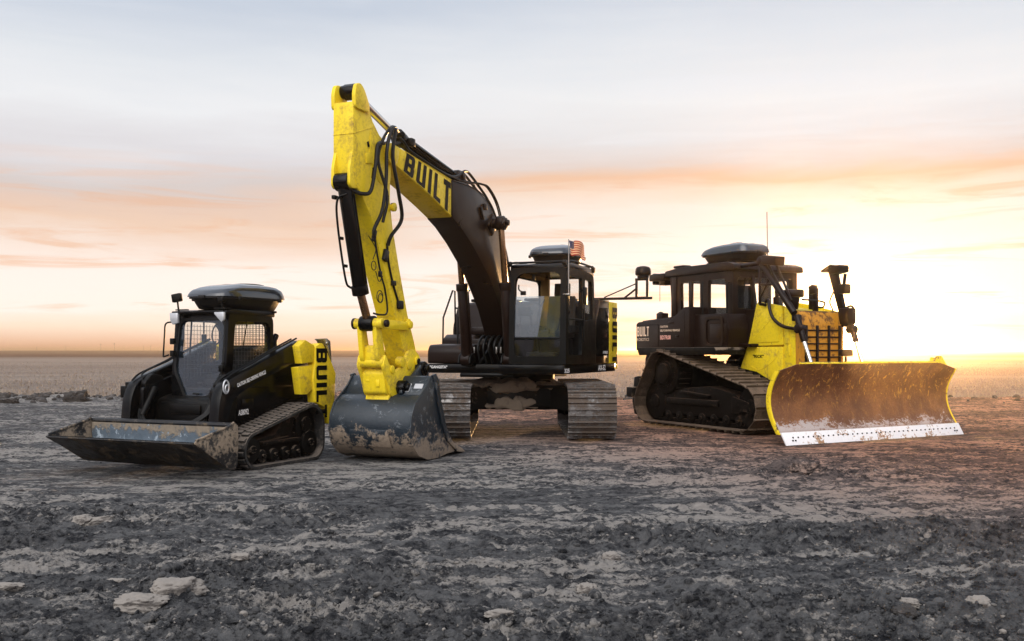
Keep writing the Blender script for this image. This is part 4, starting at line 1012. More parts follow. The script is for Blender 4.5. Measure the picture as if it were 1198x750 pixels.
text_mesh('ROBOTICS', (-2.36, -1.10, 1.70), (1, 0, 0), (0, 0, 1), .44, .06, 'warmwhite', tk, bold=.0)
text_mesh('CAUTION', (-1.52, -1.10, 1.965), (1, 0, 0), (0, 0, 1), .26, .042, 'warmwhite', tk, bold=.02)
text_mesh('SELF DRIVING VEHICLE', (-1.52, -1.10, 1.885), (1, 0, 0), (0, 0, 1), .66, .042, 'warmwhite', tk, bold=.02)
text_mesh('BD7R08', (-1.52, -1.10, 1.72), (1, 0, 0), (0, 0, 1), .36, .09, 'orange_text', tk, bold=.03)
# cab
cab = MB()
def pane(side, outer, inner):
    mp = lambda u, v, w, s=side: (u, s*(.80-w), v)
    cab.ring(rpoly(outer, .02, 3), rpoly(inner, [.05]*len(inner), 3), mp, .07)
wins = []
for s in (-1, 1):
    for outer, inner in (
        ([(-1.60, 3.02), (-.47, 3.02), (-.47, 2.15), (-1.52, 2.15)], [(-1.24, 2.88), (-.60, 2.88), (-.60, 2.27), (-1.22, 2.27)]),
        ([(-.465, 3.02), (.36, 3.02), (.40, 1.55), (-.465, 1.55)], [(-.34, 2.88), (.18, 2.88), (.22, 1.75), (-.34, 2.0)])):
        pane(s, outer, inner); wins.append((s, inner))
cab.ring(rpoly([(-.80, 3.02), (.80, 3.02), (.80, 2.15), (-.80, 2.15)], .03, 3), rpoly([(-.66, 2.9), (.66, 2.9), (.66, 2.3), (-.66, 2.3)], .06, 3), lambda u, v, w: (-1.56+w, u, v), .06)
cab.ring(rpoly([(-.80, 3.02), (.80, 3.02), (.80, 2.0), (-.80, 2.0)], .03, 3), rpoly([(-.68, 2.9), (.68, 2.9), (.68, 2.3), (-.68, 2.3)], .06, 3), lambda u, v, w: (.40-w, u, v), .06)
cab.box((.385, -.30, 2.6), (.05, .07, .7)); cab.box((.385, .30, 2.6), (.05, .07, .7)); cab.box((-.90, 0, 3.0), (.5, 1.5, .04))
for s in (-1, 1): cab.cyl((-.90, s*.79, 2.25), (-.90, s*.79, 2.9), .05, n=12); cab.box((-1.42, s*.80, 2.6), (.14, .06, .8))
cab.box((0, 0, 1.60), (1.6, 1.4, .05)); cab.box((-1.05, 0, 2.0), (.9, 1.5, .3))
cabo = cab.build('cab_frame', 'brown_black', doz)
for s, inner in wins:
    g = MB(); g.poly3([(u, s*.765, v) for u, v in rpoly(inner, .05, 3)]); g.build('side_window', 'glass', cabo)
g = MB(); g.poly3([(.35, y, z) for y, z in ((-.68, 2.3), (.68, 2.3), (.68, 2.9), (-.68, 2.9))]); g.build('windshield', 'glass', cabo)
g = MB(); g.poly3([(-1.53, y, z) for y, z in ((-.66, 2.3), (.66, 2.3), (.66, 2.9), (-.66, 2.9))]); g.build('rear_window', 'glass', cabo)
g = MB()
g.prism(rpoly([(-1.72, 3.02), (-1.70, 3.14), (-1.2, 3.19), (.30, 3.19), (.50, 3.13), (.52, 3.02)], .04), -.86, .86, bevel=.03)
g.box((-1.98, -.2, 3.04), (.55, 1.35, .14), bevel=.02); g.box((-2.24, -.55, 3.02), (.08, .45, .24), bevel=.02); g.box((-1.9, -.70, 2.95), (.2, .2, .16), bevel=.03)
for y in (-.6, .6): g.cyl((-1.3, y, 3.18), (-1.3, y, 3.24), .06)
g.box((-1.32, -.7, 3.215), (.34, .2, .05), bevel=.015)
g.build('roof', 'brown_black', cabo)
g = MB()
for y in (-.84, .84):
    g.box((-1.2, y, 3.085), (.18, .03, .07), bevel=.008)
g.build('roof_lamp', 'lamp_clear', cabo)
g = MB(); g.prism(rpoly([(.32, 2.0), (.32, 2.12), (-.10, 2.14), (-.22, 2.80), (-.34, 2.80), (-.26, 2.0)], .05), -.28, .28, bevel=.04); g.build('seat', 'dark_in', doz)
g = MB(); g.box((.02, -.42, 2.1), (.5, .14, .3), bevel=.02); g.box((.02, .42, 2.1), (.5, .14, .3), bevel=.02); g.box((.28, 0, 2.1), (.12, 1.2, .3), bevel=.03); g.tube([(.25, -.42, 2.25), (.28, -.42, 2.4)], .02)
g.tube([(.05, -.2, 2.95), (.1, -.3, 2.6), (.0, -.35, 2.3)], .012); g.box((.25, .45, 2.45), (.06, .22, .2), bevel=.02); g.box((-.75, .3, 2.42), (.28, .3, .32), bevel=.04); g.build('cab_controls', 'dark_in', doz)
g = MB(); g.tube([(-.42, -.87, 2.85), (-.40, -.90, 2.6), (-.36, -.90, 1.75), (-.38, -.86, 1.6)], .014); g.build('grab_rail', 'black_matt', cabo); g = MB(); g.tube([(.34, -.82, 2.8), (.34, -.88, 2.7), (.34, -.88, 1.9), (.34, -.82, 1.8)], .014); g.build('grab_rail', 'black_matt', cabo)
g = MB(); g.tube([(-2.24, -.60, 2.95), (-2.24, -.6, 2.55)], .006); g.build('hanging_cable', 'black_matt', cabo)
g = MB(); g.ring(rpoly([(-.20, 2.15), (.36, 2.15), (.36, 1.58), (-.20, 1.58)], .1), rpoly([(-.15, 2.10), (.31, 2.10), (.31, 1.63), (-.15, 1.63)], .1), lambda u, v, w: (u, -.985-w, v), .02); g.build('lower_door_frame', 'brown_black', cabo)
# bonnet: yellow side doors, dark guard in front
HC = 0; HW_ = .52      # the bonnet is narrower than the cab
b = MB(); b.prism(rpoly([(.78, 2.34), (1.50, 2.24), (1.70, 2.18), (1.76, 1.1), (1.72, .7), (.55, .7), (.50, 1.4)], .04), HC-HW_+.08, HC+HW_-.08, bevel=.03)
bo_ = b.build('engine_bonnet', 'yellow', doz)
for s in (-1, 1):
    g = MB(); g.xf = Matrix.Translation((0, HC+s*(HW_-.745), 0))
    g.prism(rpoly([(.74, 2.36), (.79, 2.41), (1.42, 2.31), (1.44, 2.2), (1.46, 1.60), (.50, 1.58)], .02), s*.66, s*.745, bevel=.012)
    g.prism(rpoly([(1.47, 2.28), (1.74, 2.22), (1.79, 1.0), (1.47, 1.0)], .02), s*.66, s*.735, bevel=.012)
    g.prism(rpoly([(.49, 1.565), (1.46, 1.565), (1.46, .96), (1.2, .92), (.75, 1.10), (.30, 1.16)], .02), s*.66, s*.755, bevel=.012)
    g.prism(rpoly([(.80, 2.30), (1.36, 2.22), (1.36, 1.66), (.60, 1.64)], .02), s*.745, s*.757, bevel=.004)
    g.tube([(.62, s*.757, 1.68), (1.30, s*.757, 2.18)], .006, smoothit=False); g.box((1.56, s*.74, 1.75), (.10, .02, .26), bevel=.006); g.box((1.62, s*.74, 1.5), (.04, .03, .2))
    g.tube([(.60, s*.757, 1.20), (.85, s*.757, 1.14), (1.2, s*.757, 1.30), (1.36, s*.757, 1.50)], .005)
    go = g.build('bonnet_door', 'yellow', bo_)
    if s < 0: text_mesh('"RICK"', (.66, -.532, 1.36), (1, 0, 0), (0, 0, 1), .30, .06, 'letter_black', go, bold=.03)
b = MB(); b.prism(rpoly([(1.775, .60), (1.90, .70), (1.91, 1.98), (1.85, 2.20), (1.765, 2.22)], .05), HC-HW_+.01, HC+HW_-.01, bevel=.03)
for k in range(9): b.box((1.912, HC, .9+k*.12), (.03, .86, .025), bevel=.005, smat=1)
for y in (-.40, -.14, .14, .40): b.box((1.922, y, 1.35), (.035, .05, 1.2), bevel=.01, smat=1)
b.build('radiator_guard', ['guard_paint', 'brown_black'], bo_)
b = MB(); b.tube([(1.02, -.54, 2.40), (1.14, -.58, 2.42), (1.24, -.64, 2.26), (1.34, -.64, 2.08), (1.55, -.62, 1.94), (1.82, -.56, 1.88)], .032)
b.build('coolant_hose', 'brown_black', bo_)
# lift cylinders of the blade
for s in (-1, 1):
    c = MB(); yy_ = s*.62; c.cyl((1.92, yy_, 2.12), (2.10, yy_, 1.66), .055); c.cyl((2.0, yy_-.08, 1.88), (2.0, yy_+.08, 1.88), .08); c.box((1.86, s*.57, 2.08), (.12, .14, .12), bevel=.02); co_ = c.build('lift_cylinder', 'brown_black', doz)
    c = MB(); c.cyl((2.10, yy_, 1.66), (2.50, s*.60, .70), .036); c.build('cylinder_rod', 'chrome', co_)
# masts with sensor heads on the bonnet
def mast(base, top, name='sensor_mast'):
    pass
g = MB()
g.box((1.86, .52, 2.02), (.2, .14, .2), bevel=.02); g.prism(rpoly([(1.86, 2.00), (1.98, 2.00), (1.70, 3.02), (1.52, 3.00)], .02), .50, .58, bevel=.012)
g.box((1.76, .54, 2.98), (.26, .24, .13), rot=(0, -8, 0), bevel=.015); g.prism([(1.42, 2.98), (1.66, 3.08), (1.90, 3.02), (1.88, 2.98), (1.66, 3.04), (1.44, 2.95)], .42, .66, bevel=.004)
g.cyl((1.88, .58, 2.9), (1.84, .58, 2.65), .03); g.box((1.90, .54, 2.62), (.16, .16, .18), bevel=.02); g.box((1.98, .52, 2.12), (.26, .2, .30), bevel=.03); g.tube([(1.92, .56, 2.28), (2.1, .50, 2.30), (2.2, .46, 2.25)], .02)
g.tube([(1.72, .48, 2.62), (1.62, .46, 2.4), (1.72, .44, 2.22), (1.66, .42, 2.1)], .014)
g.build('sensor_mast', 'brown_black', doz)
g = MB(); g.box((1.73, .0, 2.35), (.08, .08, .56), bevel=.01); g.box((1.70, -.02, 2.60), (.13, .12, .16), rot=(0, -10, 8), bevel=.02); g.box((1.73, 0, 2.17), (.16, .16, .04)); g.build('sensor_post', 'brown_black', doz)
g = MB(); g.cyl((1.55, -.38, 2.25), (1.57, -.38, 2.48), .10, r2=.12); g.cyl((1.57, -.38, 2.46), (1.57, -.38, 2.60), .19, bevel=.03); g.build('air_precleaner', 'brown_black', bo_)
g = MB(); g.tube([(1.65, -.25, 2.42), (1.85, -.15, 2.40), (1.95, 0, 2.36), (1.80, .1, 2.28), (1.66, .02, 2.30)], .016); g.build('loose_hose', 'hose', doz)
g = MB(); g.cyl((1.35, .28, 2.25), (1.35, .28, 2.62), .06); g.cyl((1.35, .28, 2.62), (1.40, .28, 2.70), .055); g.build('exhaust_pipe', 'brown_black', bo_)
# brush sweeps from cab roof to bonnet
g = MB()
for y in (-.66,):
    g.cyl((1.06, y, 3.10), (1.90, y, 2.16), .062, n=14); g.tube([(1.22, y-.02, 3.12), (1.62, y-.02, 2.55), (1.74, y-.02, 2.38)], .022, smoothit=False)
    g.tube([(1.36, y+.04, 3.12), (1.66, y+.04, 2.60), (1.78, y+.04, 2.40)], .022, smoothit=False)
    g.box((1.30, y+.04, 3.14), (.38, .24, .17), rot=(0, 8, 0), bevel=.02); g.box((1.02, y, 3.15), (.14, .12, .16), rot=(0, 40, 0), bevel=.04)
    g.cyl((.48, y, 3.10), (1.2, y, 3.12), .04); g.cyl((.98, y, 2.72), (1.38, y, 2.70), .022); g.cyl((1.00, y, 3.08), (1.00, y, 2.36), .028); g.cyl((1.28, y, 2.85), (1.0, y, 2.45), .02); g.cyl((1.0, y, 2.36), (1.0, -.50, 2.34), .03)
g.build('brush_sweep', 'brown_black', doz)
g = MB(); g.cyl((.46, 0, 3.18), (.46, 0, 3.30), .02); g.cyl((.46, 0, 3.28), (.44, 0, 4.17), .0075, n=8); g.build('antenna', 'black_matt', doz)
g = MB(); g.box((2.95, -.50, 1.46), (.10, .26, .12), bevel=.02); g.cyl((2.95, -.50, 1.2), (2.95, -.50, 1.42), .02)
g.build('blade_sensor', 'brown_black', doz)
roof_box(doz, -.52, .0, 3.275, 1.42, .80, flip=-1)
# push arms and C-frame
g = MB()
for s in (-1, 1):
    g.prism(rpoly([(.5, .35), (.5, .55), (2.3, .60), (2.66, .68), (2.68, .42), (2.3, .38)], .04), s*.56-.07, s*.56+.07, bevel=.02)
g.box((2.50, 0, .50), (.26, 1.5, .28), bevel=.04); g.prism(rpoly([(2.4, .58), (2.68, .75), (2.72, .42), (2.5, .35)], .03), -.3, .3, bevel=.02)
g.build('push_frame', 'yellow_dirty', doz)
# blade
bl = bpy.data.objects.new  # noqa
BLc, BLa = Vector((2.90, 0, 0)), R(3)
def blade_profile(n=18):
    P = []
    for i in range(n+1):
        t = i/n; z = .16+1.12*t
        x = .19*(1-t)**1.6 - .17*math.sin(math.pi*min(1, t*1.02))*.75 + .16*t**2.4
        P.append((x, z))
    return P
bp_ = blade_profile()
zt = lambda y: 1.0 if abs(y) < 1.75 else 1-.095*((abs(y)-1.75)/.42)
W_ = 2.17
def blade_grid(off, y0, y1, ny, keep=lambda i: True):
    rows = []
    for j in range(ny+1):
        y = y0+(y1-y0)*j/ny; k = zt(y)
        rows.append([(BLc.x+x+off-.06*(abs(y)/W_)**6*0, y, .16+(z-.16)*k) for x, z in bp_])
    return rows
mb = MB(); b = bmesh.new(); A = [[b.verts.new(p) for p in r] for r in blade_grid(0, -W_, W_, 44)]; B = [[b.verts.new(p) for p in r] for r in blade_grid(-.035, -W_, W_, 44)]
n_ = len(bp_)
for j in range(44):
    for i in range(n_-1):
        b.faces.new((A[j][i], A[j+1][i], A[j+1][i+1], A[j][i+1])); b.faces.new((B[j][i], B[j][i+1], B[j+1][i+1], B[j+1][i]))
    b.faces.new((A[j][0], B[j][0], B[j+1][0], A[j+1][0])); b.faces.new((A[j][-1], A[j+1][-1], B[j+1][-1], B[j][-1]))
for j in (0, 44):
    for i in range(n_-1): b.faces.new((A[j][i], A[j][i+1], B[j][i+1], B[j][i]))
bmesh.ops.recalc_face_normals(b, faces=b.faces); mb.merge(b)
bo2 = mb.build('blade', 'moldboard', doz, rz=R(3)); bo2.location = (0, -.14, 0)
g = MB()
g.prism([(BLc.x+.31, .0), (BLc.x+.335, .0), (BLc.x+.225, .195), (BLc.x+.19, .195)], -W_-.02, W_+.0, bevel=.003)
for k in range(36):
    y = -W_+.18+k*(2*W_-.36)/35; x = BLc.x+.275
    g.cyl((x-.02, y, .110), (x+.006, y, .118), .013, n=8, bevel=0, smat=1)
for y in (-2.02, -1.96, 1.96, 2.02): g.cyl((BLc.x+.295, y, .07), (BLc.x+.312, y, .072), .013, n=8, bevel=0, smat=1)
g.build('cutting_edge', ['edge', 'chassis'], bo2)
for s in (-1, 1):
    g = MB(); side = [(BLc.x+x+.012, .16+(z-.16)*zt(W_)) for x, z in bp_]; back = [(BLc.x+x-.075, .16+(z-.16)*zt(W_)) for x, z in bp_][::-1]
    g.prism(side+back, s*W_, s*(W_+.028), bevel=.004); g.build('end_plate', 'yellow_dirty', bo2)
g = MB()
for s in (1,):
    g.prism(rpoly([(BLc.x+.10, 1.14), (BLc.x-.02, 1.36), (BLc.x-.10, 1.38), (BLc.x-.16, 1.2)], .02), W_-.34, W_-.30, bevel=.006)
    g.prism(rpoly([(W_-.46, 1.22), (W_-.30, 1.40), (W_-.18, 1.40), (W_+.0, 1.17), (W_-.1, 1.15)], .02), BLc.x-.02, BLc.x+.02, axis='x', bevel=.006)
g.tube([(BLc.x+.12, -W_+.5, 1.285), (BLc.x+.12, W_-.5, 1.285)], .028, smoothit=False)
g.box((BLc.x-.24, 0, .55), (.12, 3.6, .5), bevel=.03); g.box((BLc.x-.02, 0, 1.18), (.1, 3.4, .12), bevel=.02)
for y in (-1.9, -1.2, -.5, .5, 1.2, 1.9): g.box((BLc.x-.18, y, .68), (.14, .04, .85), bevel=.01)
g.build('blade_back', 'yellow_dirty', bo2)
# ripper at the tail
g = MB()
g.box((-2.75, 0, .60), (.24, 2.1, .22), bevel=.03); g.box((-3.0, .2, .52), (.6, .16, .16), bevel=.03)
for y in (-.8, 0, .8):
    g.prism(rpoly([(-2.66, .95), (-2.86, .92), (-2.94, .40), (-2.86, .12), (-2.76, .10), (-2.80, .38), (-2.68, .55)], .03), y-.04, y+.04, bevel=.01)
for y in (-.45, .45):
    g.prism(rpoly([(-2.0, .62), (-2.0, .80), (-2.7, .72), (-2.7, .52)], .03), y-.06, y+.06, bevel=.01)
    g.cyl((-2.05, y, 1.25), (-2.70, y, .85), .06)
for y in (-.80,): g.prism(rpoly([(-2.10, .50), (-2.16, 1.35), (-2.30, 1.45), (-2.38, 1.35), (-2.45, .60), (-2.2, .42)], .05), y-.08, y+.05, bevel=.015)
g.build('ripper', 'chassis', doz)

# ================================================================== GROUND
def vnoise(x, y, seed):
    xi = np.floor(x).astype(np.int64); yi = np.floor(y).astype(np.int64); xf = x-xi; yf = y-yi
    def h(a, b):
        n = (a*374761393+b*668265263+seed*1442695041) & 0x7fffffff
        n = ((n ^ (n >> 13))*1274126177) & 0x7fffffff
        return ((n ^ (n >> 16)) & 0xffffff)/float(0xffffff)
    u = xf*xf*xf*(xf*(xf*6-15)+10); v = yf*yf*yf*(yf*(yf*6-15)+10)
    return (h(xi, yi)*(1-u)+h(xi+1, yi)*u)*(1-v)+(h(xi, yi+1)*(1-u)+h(xi+1, yi+1)*u)*v
def fbm(x, y, o, seed, g=.5):
    s = 0; a = 1; t = 0
    for k in range(o):
        ca, sa = math.cos(k*1.3+.4), math.sin(k*1.3+.4)
        s = s+a*vnoise((x*ca-y*sa)*2.03**k+17.3*k, (x*sa+y*ca)*2.03**k-9.1*k, seed+k*7); t += a; a *= g
    return s/t
def sst(x, a, b):
    t = np.clip((x-a)/(b-a), 0, 1); return t*t*(3-2*t)
mach = [(-3.86, 13.53, 24.7+90, 1.5, 1.35), (-4.6, 11.95, 24.7+90, 1.2, 1.45), (.12, 18.4, 90, 2.6, 2.0), (-1.85, 13.75, 68, 1.3, 1.2), (4.72, 19.61, 117-0, 2.7, 1.9), (6.2, 16.9, 120, .9, 2.5)]
mach[0] = (-3.86, 13.53, math.degrees(math.atan2(-.908, -.418)), 1.5, 1.3); mach[1] = (-4.55, 12.05, mach[0][2], 1.1, 1.5)
mach[2] = (.12, 18.4, -90, 2.6, 2.0); mach[3] = (-1.75, 13.6, -112, 1.3, 1.1); mach[4] = (4.72, 19.61, -63, 2.8, 1.9); mach[5] = (6.25, 16.6, -60, .8, 2.5)
def machine_mask(x, y):
    m = np.zeros_like(x)
    for cx, cy, a, hx, hy in mach:
        c, s = math.cos(R(a)), math.sin(R(a)); u = np.abs((x-cx)*c+(y-cy)*s)-hx; v = np.abs(-(x-cx)*s+(y-cy)*c)-hy
        m = np.maximum(m, 1-sst(np.maximum(u, v), -.3, .5))
    return m
def rough_mask(x, y):
    n = fbm(x*.55, y*.9, 3, 3)
    near = 1-sst(y, 6.8, 9.2)
    ridge = np.exp(-((y-8.05+.12*np.sin(x*1.3)+.25*(n-.5))/.35)**2)*sst(x, .2, .8)*.6
    band2 = np.exp(-((y-12.0+.3*x*.1+.5*(n-.5))/.30)**2)*sst(x, 1.2, 2.2)*(1-sst(x, 4.2, 5.2))*.8
    left = (1-sst(np.abs(y-9.0+.4*(n-.5)), .25, .7))*(1-sst(x, -1.5, -.8))*.7
    return np.clip(near*(.35+1.3*sst(n, .38, .62))+ridge+band2+left+.10, 0, 1.3)
PRINTS = ((9.5, -1.25, .95, .06, .22), (9.25, -3.0, -1.4, -.05, .2), (9.55, 1.2, 4.5, -.05, .25), (7.6, -1.2, 1.6, .1, .25), (11.2, -3.5, 2.5, .02, .25))
def print_mask(x, y, yc, x0, x1, sl, w):
    q = y-yc-sl*x; inside = (1-sst(np.abs(q), w*.8, w*1.1))*sst(x, x0, x0+.4)*(1-sst(x, x1-.4, x1))
    return inside, .5+.5*np.sin((x+.25*q)*2*math.pi/.20)
def pale_mask(x, y):
    p = 0*x
    for cx, cy, rx, ry, a in ((-1.22, 5.75, .42, .16, 1.0), (-1.02, 5.35, .5, .14, 1.0), (-2.05, 5.66, .25, .10, .6), (.42, 6.2, .25, .2, .8), (.6, 7.0, .2, .12, .8), (2.75, 7.3, .9, .16, .8), (3.6, 6.7, .9, .14, .8), (2.0, 8.9, 1.3, .16, .9), (3.9, 9.1, .9, .16, .9), (5.2, 11.2, .9, .3, .7), (2.2, 11.4, 1.0, .2, .6)):
        p = np.maximum(p, a*np.exp(-((x-cx)/rx)**2-((y-cy)/ry)**2))
    for pr in PRINTS[:3]:
        i_, c_ = print_mask(x, y, *pr); p = np.maximum(p, i_*sst(c_, .35, .7)*(.55+.6*fbm(x*1.5, y*1.5, 2, 71)))
    return p
def height(x, y):
    x = x+.08*(fbm(x*2, y*2, 2, 91)-.5); 
    rm = rough_mask(x, y)
    h = .09*(fbm(x*.22, y*.30, 3, 1)-.5)
    h += .07*(fbm(x*.6, y*1.6, 5, 5, .58)-.5)
    clod = np.abs(fbm(x*3.2, y*3.4, 4, 21, .6)-.5)*2
    h += rm*(.11*(fbm(x*2.6, y*3.4, 5, 31, .64)-.45)+.06*(1-clod)**2-.02)+.035*(fbm(x*2.0, y*5.5, 4, 33, .6)-.5)
    cells = fbm(x*9, y*9, 4, 41, .65)
    h += (.045+.075*rm)*(cells-.5)+(.012+.026*rm)*(fbm(x*30, y*30, 3, 51, .6)-.5)
    # mounds
    h += .13*np.exp(-((x-3.45)/.30)**2-((y-12.45)/.25)**2)*(.6+.8*cells)
    h += .035*np.exp(-((y-8.05+.12*np.sin(x*1.3))/.22)**2)*sst(x, .2, .9)*(.5+fbm(x*3, y*3, 3, 61))
    # pressed track prints running across in front of the machines
    for (yc, x0, x1, sl, w) in PRINTS:
        q = y-yc-sl*x; inside = (1-sst(np.abs(q), w*.8, w*1.1))*sst(x, x0, x0+.4)*(1-sst(x, x1-.4, x1))
        cl = .5+.5*np.sin((x+.25*q)*2*math.pi/.20)
        h += inside*(-.018+.016*sst(cl, .55, .8))*(.4+.9*fbm(x*1.5, y*1.5, 2, 71))
    # low berm before the field
    ber = np.exp(-((y-30.5+.5*(fbm(x*.4, y*.1, 2, 81)-.5))/.9)**2)
    h += ber*(.05+.22*np.clip(fbm(x*1.4, y*1.4, 4, 83, .6)-.42, 0, 1)*2)*(.35+.65*sst(-x, 1.0, 5.0))
    mm = machine_mask(x, y)
    h = h*(1-mm)+(-.012+.008*cells)*mm
    far = sst(y, 32, 50)
    h = h*(1-far)
    h += 2.3*sst(y, 500, 900)*(.8+.4*fbm(x*.004, y*.002, 2, 95))*sst(-x*.6+y*.5, -100, 500)*.55
    return h
rows = [-60, -35, -20, -10, -4, 0, 1.5, 2.5, 3.2]
y = 3.6
while y < 34: rows.append(y); y += max(.014, y*y/1750*.50*(.5 if y < 9 else .8))
while y < 3600: rows.append(y); y += max(.3, y*.035)
rows.append(3600)
rows = np.array(rows)
NC = 560
uc = np.linspace(-1, 1, NC)
ext = np.array([1.12, 1.3, 1.6, 2.1, 3, 5, 9, 18, 40, 90, 200])
us = np.concatenate([-ext[::-1], uc, ext])
HW = np.where(rows > 0, .56*np.maximum(rows, 3)+1.1, 3.0)
X = us[None, :]*HW[:, None]
farx = np.minimum(4000, np.abs(X)); X = np.sign(X)*farx
Yg = np.repeat(rows[:, None], X.shape[1], 1)
# let outermost columns reach the horizon on both sides
X[:, 0] = -4000; X[:, -1] = 4000
Z = height(X, Yg)
Z *= 1-sst(np.abs(X)-HW[:, None]*1.2, 0, 20)*(Yg < 400)
nr, nc = X.shape
verts = np.stack([X, Yg, Z], -1).reshape(-1, 3)
idx = np.arange(nr*nc).reshape(nr, nc)
quads = np.stack([idx[:-1, :-1], idx[:-1, 1:], idx[1:, 1:], idx[1:, :-1]], -1).reshape(-1, 4)
me = bpy.data.meshes.new('ground')
me.vertices.add(len(verts)); me.vertices.foreach_set('co', verts.ravel())
me.loops.add(quads.size); me.loops.foreach_set('vertex_index', quads.ravel().astype(np.int32))
me.polygons.add(len(quads)); me.polygons.foreach_set('loop_start', np.arange(0, quads.size, 4, dtype=np.int32))
me.polygons.foreach_set('loop_total', np.full(len(quads), 4, dtype=np.int32))
me.update(calc_edges=True)
me.polygons.foreach_set('use_smooth', np.ones(len(quads), dtype=bool))
at = me.attributes.new('rough', 'FLOAT', 'POINT'); at.data.foreach_set('value', rough_mask(verts[:, 0], verts[:, 1]).astype(np.float32))
at = me.attributes.new('pale', 'FLOAT', 'POINT'); at.data.foreach_set('value', pale_mask(verts[:, 0], verts[:, 1]).astype(np.float32))
ground = bpy.data.objects.new('ground', me); COL.objects.link(ground); ground['kind'] = 'structure'

def soil_material(name, with_field):
    m, t, b = new_mat(name)
    geo = t.node('ShaderNodeNewGeometry'); P = geo.outputs['Position']
    sep = t.node('ShaderNodeSeparateXYZ'); t.link(P, sep.inputs[0])
    big = t.noise(P, .35, 5, .6, .3, stretch=(.6, 1.6, 1)); mid = t.noise(P, 2.2, 7, .70, .6, stretch=(.62, 1.5, 1)); fine = t.noise(P, 16, 7, .72); grit = t.noise(P, 70, 4, .7)
    clump = t.noise(P, 5.5, 8, .72, .8, stretch=(.7, 1.2, 1))
    dark = t.mix(t.smooth(clump, .40, .60), (.009, .0100, .0135, 1), (.098, .099, .102, 1))
    dark = t.mix(t.smooth(fine, .42, .68, 0, .65), dark, (.135, .132, .132, 1))
    crust = t.mix(fine, (.17, .155, .142, 1), (.44, .41, .375, 1))
    if with_field:
        att = t.node('ShaderNodeAttribute'); att.attribute_name = 'rough'; rm = att.outputs['Fac']
    else: rm = .75
    lvl = t.math('ADD', t.math('MULTIPLY', mid, .62), t.math('MULTIPLY', big, .42))
    lvl = t.math('ADD', lvl, t.math('MULTIPLY', t.math('SUBTRACT', fine, .5), .40))
    lvl = t.math('ADD', lvl, t.math('MULTIPLY', t.math('SUBTRACT', clump, .5), .30))
    lvl = t.math('SUBTRACT', lvl, t.math('MULTIPLY', rm, .055))
    if with_field:
        ap = t.node('ShaderNodeAttribute'); ap.attribute_name = 'pale'; lvl = t.math('ADD', lvl, t.math('MULTIPLY', ap.outputs['Fac'], .13))
    cr = t.smooth(lvl, .505, .585, 0, .78)
    c = t.mix(cr, dark, crust)
    # low sun's warmth painted into the soil colour towards the right-hand back
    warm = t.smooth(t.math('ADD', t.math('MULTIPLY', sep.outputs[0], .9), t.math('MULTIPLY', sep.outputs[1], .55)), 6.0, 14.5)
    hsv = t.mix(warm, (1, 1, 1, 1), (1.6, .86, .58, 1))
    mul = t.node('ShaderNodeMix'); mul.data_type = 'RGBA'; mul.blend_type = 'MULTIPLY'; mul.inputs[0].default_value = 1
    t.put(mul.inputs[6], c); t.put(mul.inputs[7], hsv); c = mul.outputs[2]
    c = t.mix(t.smooth(grit, .66, .72, 0, .5), c, (.34, .32, .30, 1))
    if with_field:
        fn = t.noise(P, .16, 5, .65, .0, stretch=(.35, 1, 1)); ff = t.noise(P, 2.5, 6, .8, stretch=(1.6, .5, 1)); f3 = t.noise(P, .02, 4, .6, stretch=(.3, 1, 1))
        fc = t.mix(t.smooth(fn, .35, .65), (.135, .110, .090, 1), (.215, .180, .148, 1))
        fc = t.mix(t.smooth(ff, .4, .7, 0, .8), fc, (.27, .215, .19, 1))
        fc = t.mix(t.smooth(f3, .42, .6, 0, .7), fc, (.12, .085, .072, 1)); fc = t.mix(t.smooth(t.noise(P, .05, 6, .7, stretch=(.25, 1, 1)), .52, .64, 0, .6), fc, (.25, .20, .17, 1))
        edge = t.math('ADD', sep.outputs[1], t.math('MULTIPLY', t.math('SUBTRACT', mid, .5), 3.0))
        c = t.mix(t.smooth(edge, 30.3, 32.0), c, fc)
        fe = t.math('ADD', sep.outputs[1], t.math('MULTIPLY', t.math('SUBTRACT', f3, .5), 60))
        c = t.mix(t.smooth(fe, 190, 240), c, (.05, .018, .010, 1))
    t.put(b.inputs['Base Color'], c); b.inputs['Roughness'].default_value = .92; b.inputs['Specular IOR Level'].default_value = .25
    bp = t.node('ShaderNodeBump'); bp.inputs['Strength'].default_value = 1.0; bp.inputs['Distance'].default_value = .05
    hh = t.math('ADD', t.math('ADD', t.math('MULTIPLY', fine, .8), t.math('MULTIPLY', grit, .3)), t.math('MULTIPLY', clump, 1.2)); t.put(bp.inputs['Height'], hh); t.link(bp.outputs[0], b.inputs['Normal'])
    return m
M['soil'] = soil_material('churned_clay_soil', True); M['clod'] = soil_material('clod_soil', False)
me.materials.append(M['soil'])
M['pale_rock'] = surf('pale_clay_stone', (.23, .21, .19), .95, dirt=.66, dcol=(.10, .09, .085), dscale=9, up=-.5, bump=1.0, edge=.12, spec=.1)
M['dark_rock'] = surf('dark_clay_lump', (.030, .026, .024), .95, dirt=.4, dcol=(.09, .08, .075), dscale=6, up=.2, bump=1.0)

